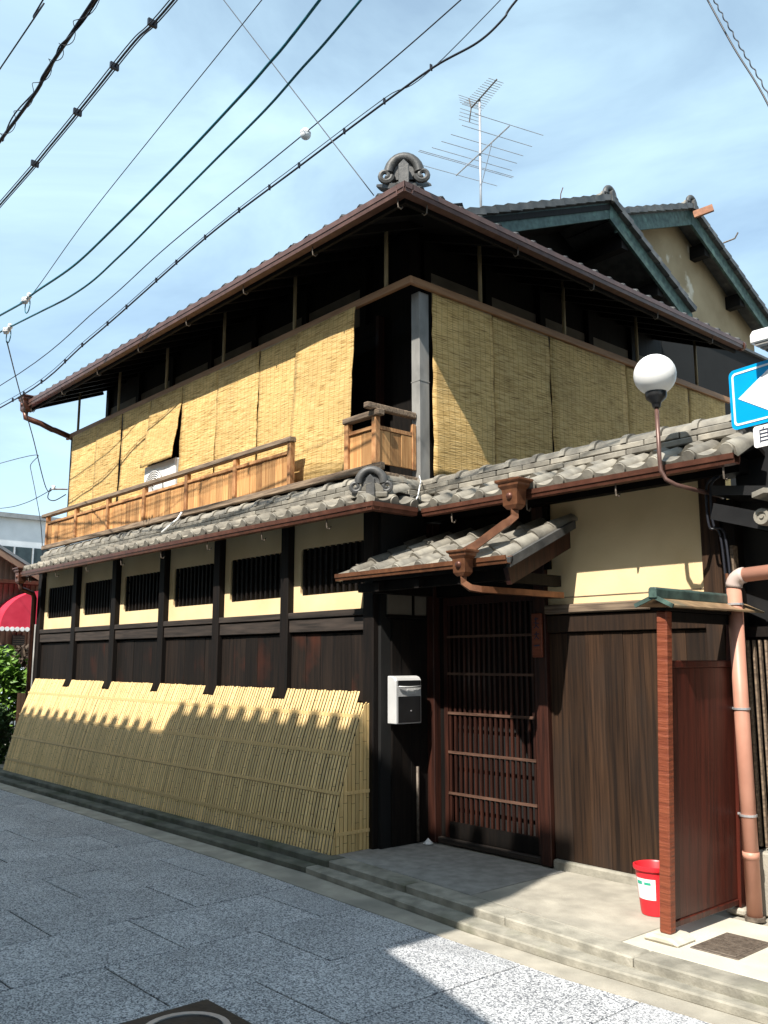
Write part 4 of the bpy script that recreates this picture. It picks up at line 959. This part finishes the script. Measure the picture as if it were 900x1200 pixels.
wb = thing('warning_ball', (-0.70, -.25, 6.42), 'white two part ball clamped on the thin wire above the eave', 'ball')
for s_ in (-1, 1):
    pr_ = [(.052 * math.sin(math.pi / 2 * k / 8) + .0005, .052 * math.cos(math.pi / 2 * k / 8) + .004) for k in range(9)]
    m = MB().lathe([(r, s_ * z) for r, z in pr_], (-0.696, -.25, 6.480), 18); build(m, 'half_shell', M['porcelain'], wb, smooth=True)
def insulator(label, c, k):
    t = thing('insulator', c, label, 'insulator', 'porcelain insulators on the overhead cables'); x, y, z = c
    for q in range(k):
        build(MB().lathe([(r_ * .7, z_ * .7) for r_, z_ in [(.001, .05), (.025, .048), (.04, .02), (.028, .012), (.042, -.01), (.028, -.02), (.02, -.05), (.001, -.05)]], (x + .075 * q, y, z - .02 * (q % 2)), 12), 'shed', M['porcelain'], t, smooth=True)
    lp = [(x + .06 + .07 * math.cos(a_), y + .02, z - .07 + .08 * math.sin(a_)) for a_ in [2 * math.pi * q / 14 for q in range(15)]]
    build(MB().tube(lp, .006, 5), 'cable_loop', M['cableteal'], t, smooth=True)
insulator('porcelain insulator joint on the upper teal cable with a looped tail', (-3.59, -1.75, 5.32), 3)
insulator('white insulator cluster where the lower teal cable turns down', (-4.12, -1.75, 5.14), 3)
cable('thin drop wire hanging from the white insulator cluster to the house end', [(-4.04, -1.75, 5.00), (-5.51, -1.10, 4.95), (-6.63, -0.50, 4.66), (-7.35, 0.00, 4.09), (-7.42, .14, 4.12)], .007)
db = thing('wire_bracket', (-7.5, .2, 4.05), 'small porcelain wire bracket fixed to the end of the upper floor', 'bracket')
build(MB().tube([(-7.45, .12, 4.10), (-7.36, .22, 4.10), (-7.30, .30, 4.10)], .012, 6), 'arm', M['iron'], db)
build(MB().lathe([(.001, .03), (.028, .03), (.02, 0), (.028, -.03), (.001, -.03)], (-7.42, .14, 4.12), 10), 'insulator', M['porcelain'], db, smooth=True)
build(MB().tube(smooth_path([(-7.46, .11, 4.12), (-7.52, .1, 3.98), (-7.42, .16, 3.93), (-7.30, .28, 4.02)]), .008, 5), 'tail', M['cable'], db)
cable('level wire arriving at the bracket on the upper floor end', [(-16, .9, 4.9), (-11, .5, 4.30), (-9, .3, 4.12), (-7.40, .15, 4.12)], .006)
cable('thin looped wire hanging in front of the pale building', [(-16, .8, 5.6), (-9.0, .3, 4.9), (-8.9, .3, 4.7), (-8.7, .35, 4.2), (-8.5, .4, 3.6), (-8.5, .5, 2.6)], .006)

# ------------------------------------------------------------------ next house on the right
nh = thing('dark_neighbour_house', (4.6, 2, .146), 'dark neighbouring house with slatted wall and small tiled eave beside the salmon pipe', 'house')
build(box(2.86, 8, .60, 6, .146, 3.0), 'wall', M['blackpaint'], nh)
build(box(3.95, 9, .2, 6, 3.05, 6.6), 'added_upper_floor', M['blackpaint'], nh)  # unseen storey added to block sky light from the street
build(box(2.895, 8, .44, .598, .146, .50), 'plinth', M['concrete'], nh, bevel=.01)
build(box(2.80, 2.88, .50, .62, .146, 2.6), 'post', M['darkwood'], nh)
build(box(2.872, 2.892, .44, .50, .146, 2.3), 'timber_edge', M['railgrey'], nh)
for k in range(24):
    x = 2.905 + k * .038
    build(box(x, x + .012, .505, .53, .52, 1.72), 'slat', M['railgrey'], nh)
build(box(2.90, 4.6, .50, .599, 1.74, 1.80), 'slat_rail', M['darkwood'], nh)
nr = build(MB().prism([(2.86, 2.66), (4.6, 2.40), (4.6, 2.36), (2.86, 2.60)], 'y', .28, 2.0), 'eave', M['blackpaint'], nh)
for k in range(5):
    x = 3.21 + k * .26; z = 2.415 - k * .03
    build(MB().lathe([(.001, -.025), (.012, -.025), (.014, -.017), (.026, -.017), (.028, -.025), (.046, -.025), (.05, -.012), (.05, .12), (.001, .12)], (x, .20, z), 16, 'y'), 'end_tile', M['tile'], nr, auto=40)
    build(MB().prism([(x - .01, z + .13), (x + .06, z + .15), (x + .2, z + .12), (x + .2, z + .10), (x + .06, z + .12), (x - .01, z + .10)], 'y', .10, .7), 'roof_tile', M['tile'], nr)
build(MB().bar((2.86, .30, 2.50), (3.5, .26, 2.30), .05, .10), 'beam', M['blackpaint'], nh)
build(MB().bar((2.82, .42, 2.52), (3.4, .40, 2.30), .05, .09), 'beam', M['darkwood'], nh)
for dx in (0, .03): build(MB().tube(smooth_path([(2.86 + dx, .33, 2.72), (2.80 + dx, .33, 2.66), (2.80 + dx, .34, 2.42), (2.86 + dx, .36, 2.34), (2.88 + dx, .37, 1.75)]), .008, 6), 'wiring', M['cable'], nh, smooth=True)
build(MB().tube([(2.885, .36, 2.12), (2.895, .36, 1.98)], .012, 6), 'cable_joint', M['coppershiny'], nh)

# ------------------------------------------------------------------ background on the left
bb = thing('brown_sided_building', (-17, 1.5, 0), 'brown corrugated building with grey pitched roof behind the hedge', 'building')
m = MB(); vs_ = []; fs = []
def rz_(y): return 4.55 - abs(y - .9) * .56
k = 0; y = -.6; pts = []
while y < 4.2:
    pts += [(y, -15.0), (y + .05, -15.0), (y + .06, -15.03), (y + .11, -15.03)]; y += .12
for (yy, xx) in pts: vs_ += [(xx, yy, 0), (xx, yy, rz_(yy) - .06)]
fs = [(2 * q, 2 * q + 2, 2 * q + 3, 2 * q + 1) for q in range(len(pts) - 1)]
build(m.add(vs_, fs), 'siding', M['brownsiding'], bb)
build(box(-19, -15.05, -.6, 4.2, 0, 2.5), 'core', M['brownsiding'], bb)
build(MB().prism([(-.9, rz_(-.9)), (.9, rz_(.9)), (4.5, rz_(4.5)), (4.5, rz_(4.5) + .07), (.9, rz_(.9) + .07), (-.9, rz_(-.9) + .07)], 'x', -19.2, -14.7), 'roof', M['slate'], bb)
build(MB().prism([(.9, rz_(.9) - .01), (4.5, rz_(4.5) - .01), (4.5, rz_(4.5) - .16), (.9, rz_(.9) - .16)], 'x', -14.78, -14.72), 'barge_board', M['brownsiding'], bb)
vw = build(box(-14.97, -14.93, 2.28, 2.55, 1.93, 2.15), 'vent', M['blackpaint'], bb)
for q in range(4): build(box(-14.93, -14.92, 2.29, 2.54, 1.95 + q * .05, 1.97 + q * .05), 'vent_slat', M['iron'], vw)
build(box(-14.98, -14.94, 1.2, 2.25, 1.5, 1.93), 'window', M['glassdark'], bb)
build(box(-14.985, -14.7, .5, 4.0, 3.28, 3.36), 'eave_moulding', M['copper'], bb)
aw = thing('awning', (-15, 2.2, 2.2), 'red barrel awning with scalloped white edge on the brown building', 'awning')
qa = [(2.75 - .95 * math.cos(t), 2.28 + .85 * math.sin(t)) for t in [math.pi / 2 * k / 10 for k in range(11)]]
build(MB().prism(qa + [(2.75, 2.28)], 'x', -19.0, -14.35), 'canvas', M['awning'], aw)
for k in range(9):
    y = 1.80 + k * .107; build(MB().lathe([(.001, -.01), (.05, -.01), (.05, .01), (.001, .01)], (-14.35, y + .05, 2.265), 10, 'x'), 'scallop', M['white'], aw)
wb_ = thing('pale_warehouse', (-32, 6, 0), 'large pale metal building rising behind the brown building', 'building')
build(box(-44, -27, 2.0, 24, 0, 6.62), 'wall', M['whitesiding'], wb_)
build(box(-44.2, -26.8, 1.8, 24.2, 6.62, 6.78), 'parapet', M['slate'], wb_)
sg = build(box(-27.02, -26.94, 5.6, 7.6, 4.95, 5.6), 'window', M['glassdark'], wb_)
for q in range(4): build(box(-26.95, -26.90, 5.6 + q * .66, 5.65 + q * .66, 4.95, 5.6), 'mullion', M['steel'], sg)
for q in range(30): build(box(-26.99, -26.97, 2.2 + q * .7, 2.22 + q * .7, 0, 4.9), 'seam', M['slate'], wb_)

def bush(label, c, rad, n, ls, matl, seed, name='shrub'):
    rg = random.Random(seed); t = thing(name, (c[0], c[1], .14), label, 'shrub', 'shrubs beside the bamboo fence'); m = MB()
    lobes = [(Vector(c) + Vector((rg.uniform(-.6, .6) * rad[0], rg.uniform(-.6, .6) * rad[1], rg.uniform(-.6, .65) * rad[2])), rg.uniform(.35, .6)) for _ in range(9)]
    for k in range(n):
        lc, lr_ = rg.choice(lobes)
        d = Vector((rg.gauss(0, 1), rg.gauss(0, 1), rg.gauss(0, 1))).normalized() * (rg.random() ** .4) * lr_
        p = lc + Vector((d.x * rad[0], d.y * rad[1], d.z * rad[2]))
        u = Vector((rg.gauss(0, 1), rg.gauss(0, 1), rg.gauss(-.3, .7))).normalized(); s_ = u.cross(Vector((rg.gauss(0, .6), rg.gauss(0, .6), 1))).normalized(); L = ls * rg.uniform(.7, 1.3)
        nr_ = u.cross(s_)
        q = [p - u * L * .5, p + s_ * L * .24 + nr_ * L * .05, p + u * L * .5 - nr_ * L * .08, p - s_ * L * .24 + nr_ * L * .05]
        m.add(q, [(0, 1, 2), (0, 2, 3)])
    build(m, 'foliage', matl, t)
    b = MB()
    for lc, _ in lobes: b.tube([(c[0] + rg.uniform(-.1, .1), c[1] + rg.uniform(-.08, .08), .14), ((c[0] + lc.x) / 2 + .05, (c[1] + lc.y) / 2, lc.z * .55), tuple(lc)], [.018, .013, .006], 6)
    build(b, 'stems', M['bark'], t)
bush('sunlit broad leaved shrub growing at the far end of the bamboo fence', (-8.75, .25, 1.12), (.55, .5, .65), 1500, .15, M['leaf'], 3)
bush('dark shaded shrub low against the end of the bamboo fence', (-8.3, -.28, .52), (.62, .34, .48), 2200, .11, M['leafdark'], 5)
bush('dark purple leaved shrub rising behind the sunlit shrub', (-10.3, 1.15, 1.35), (.5, .5, .5), 800, .15, M['bark'], 8)
wd = thing('wooden_planter', (-8.0, .2, .14), 'weathered brown wooden planter box at the end of the house wall', 'planter')
for k in range(4): build(box(-8.25 + k * .16, -8.10 + k * .16, .10, .13, .15, 1.12), 'planter_board', M['fencewood'], wd)
build(box(-8.27, -7.6, .135, .6, .15, 1.05), 'planter_body', M['darkwood'], wd)

# parked car in the side yard
pc = thing('parked_car', (-12.6, 1.3, .14), 'pale blue parked car half hidden behind the shrubs', 'car')
build(MB().prism([(-13.9, .40), (-11.3, .40), (-11.25, .75), (-11.5, .95), (-12.1, 1.0), (-12.6, 1.45), (-13.5, 1.48), (-13.95, 1.0)], 'y', .8, 2.2), 'body', M['carpaint'], pc, bevel=.05)
build(MB().prism([(-12.15, 1.03), (-12.62, 1.42), (-13.45, 1.44), (-13.8, 1.03)], 'y', .785, 2.215), 'window', M['glassdark'], pc)
for x in (-13.4, -11.8):
    for y in (.82, 2.0): build(MB().lathe([(.001, 0), (.26, 0), (.28, .03), (.28, .15), (.001, .18)], (x, y, .42), 18, 'y'), 'wheel', M['rubber'], pc)

# ------------------------------------------------------------------ houses across the street (behind the viewer; their roofs throw the shade)
def across(label, x0, x1, eave, name='facing_house'):
    t = thing(name, ((x0 + x1) / 2, -8, 0), label, 'house', 'houses across the street')
    build(box(x0 + .02, x1 - .03, -13, -5.52, 0, eave - .2), 'wall', M['walloppo'], t)
    rf = build(MB().prism([(-5.45, eave - .02), (-9.5, eave + 1.5), (-13.4, eave), (-13.4, eave - .15), (-9.5, eave + 1.35), (-5.45, eave - .17)], 'x', x0, x1), 'roof', M['tiledark'], t)
    n = int((x1 - x0) / .28)
    for k in range(n):
        x = x0 + .14 + k * .28
        put('eave_tile', FT, rf, (x, -5.40, eave))
    for k in range(int((x1 - x0) / 1.9)):
        a_ = x0 + .5 + k * 1.9
        w = build(box(a_, a_ + 1.1, -5.53, -5.49, 3.8, 5.0), 'window', M['glassdark'], t); build(box(a_ - .05, a_ + 1.15, -5.53, -5.45, 3.74, 3.8), 'sill', M['beam'], w)
        build(box(a_, a_ + 1.2, -5.53, -5.49, .3, 2.3), 'door', M['darkwood'], t)
    return t
fm = MB(); fm.lathe([(.001, 0), (.075, 0), (.075, -.5), (.001, -.5)], (0, 0, .0), 12, 'y'); FT = fm.mesh('facing_eave_tile', M['tiledark'])
across('unseen tall tiled house added across the street past the annex to block sky', 7.6, 15, 7.0)  # added out of view to narrow the open sky
across('tall tiled house facing the bamboo fence across the street', -14, -1.42, 7.14)
across('tiled house facing the entrance across the street', -1.38, 2.74, 7.42)
t = thing('shadow_bay', (3.0, -8, 5), 'unseen added bay of the tiled house facing the entrance, shaped for its shadow', 'bay', 'houses across the street')
build(MB().prism([(2.89, 4.94), (2.855, 5.11), (2.98, 5.34), (3.12, 5.62), (3.23, 6.3), (3.23, 7.35), (2.745, 7.35), (2.745, 4.995)], 'y', -7.5, -5.42), 'shadow_bay_wall', M['walloppo'], t)  # added overhang, outline follows the notched shadow edge on the street
build(box(2.745, 3.3, -7.6, -5.35, 7.351, 7.45), 'shadow_bay_roof', M['tiledark'], t)
t = thing('facing_annex', (4.2, -8, 0), 'low annex with a sloping roof across the street from the red screen', 'house', 'houses across the street')
build(MB().prism([(2.745, 0), (6.9, 0), (6.9, 3.2), (2.745, 4.87)], 'y', -11, -5.9), 'wall', M['walloppo'], t)
build(MB().prism([(2.745, 4.88), (2.745, 4.99), (7.3, 3.16), (7.3, 3.04)], 'y', -11.2, -5.42), 'roof', M['tiledark'], t)
build(box(3.4, 4.6, -5.92, -5.88, .2, 2.2), 'door', M['darkwood'], t)
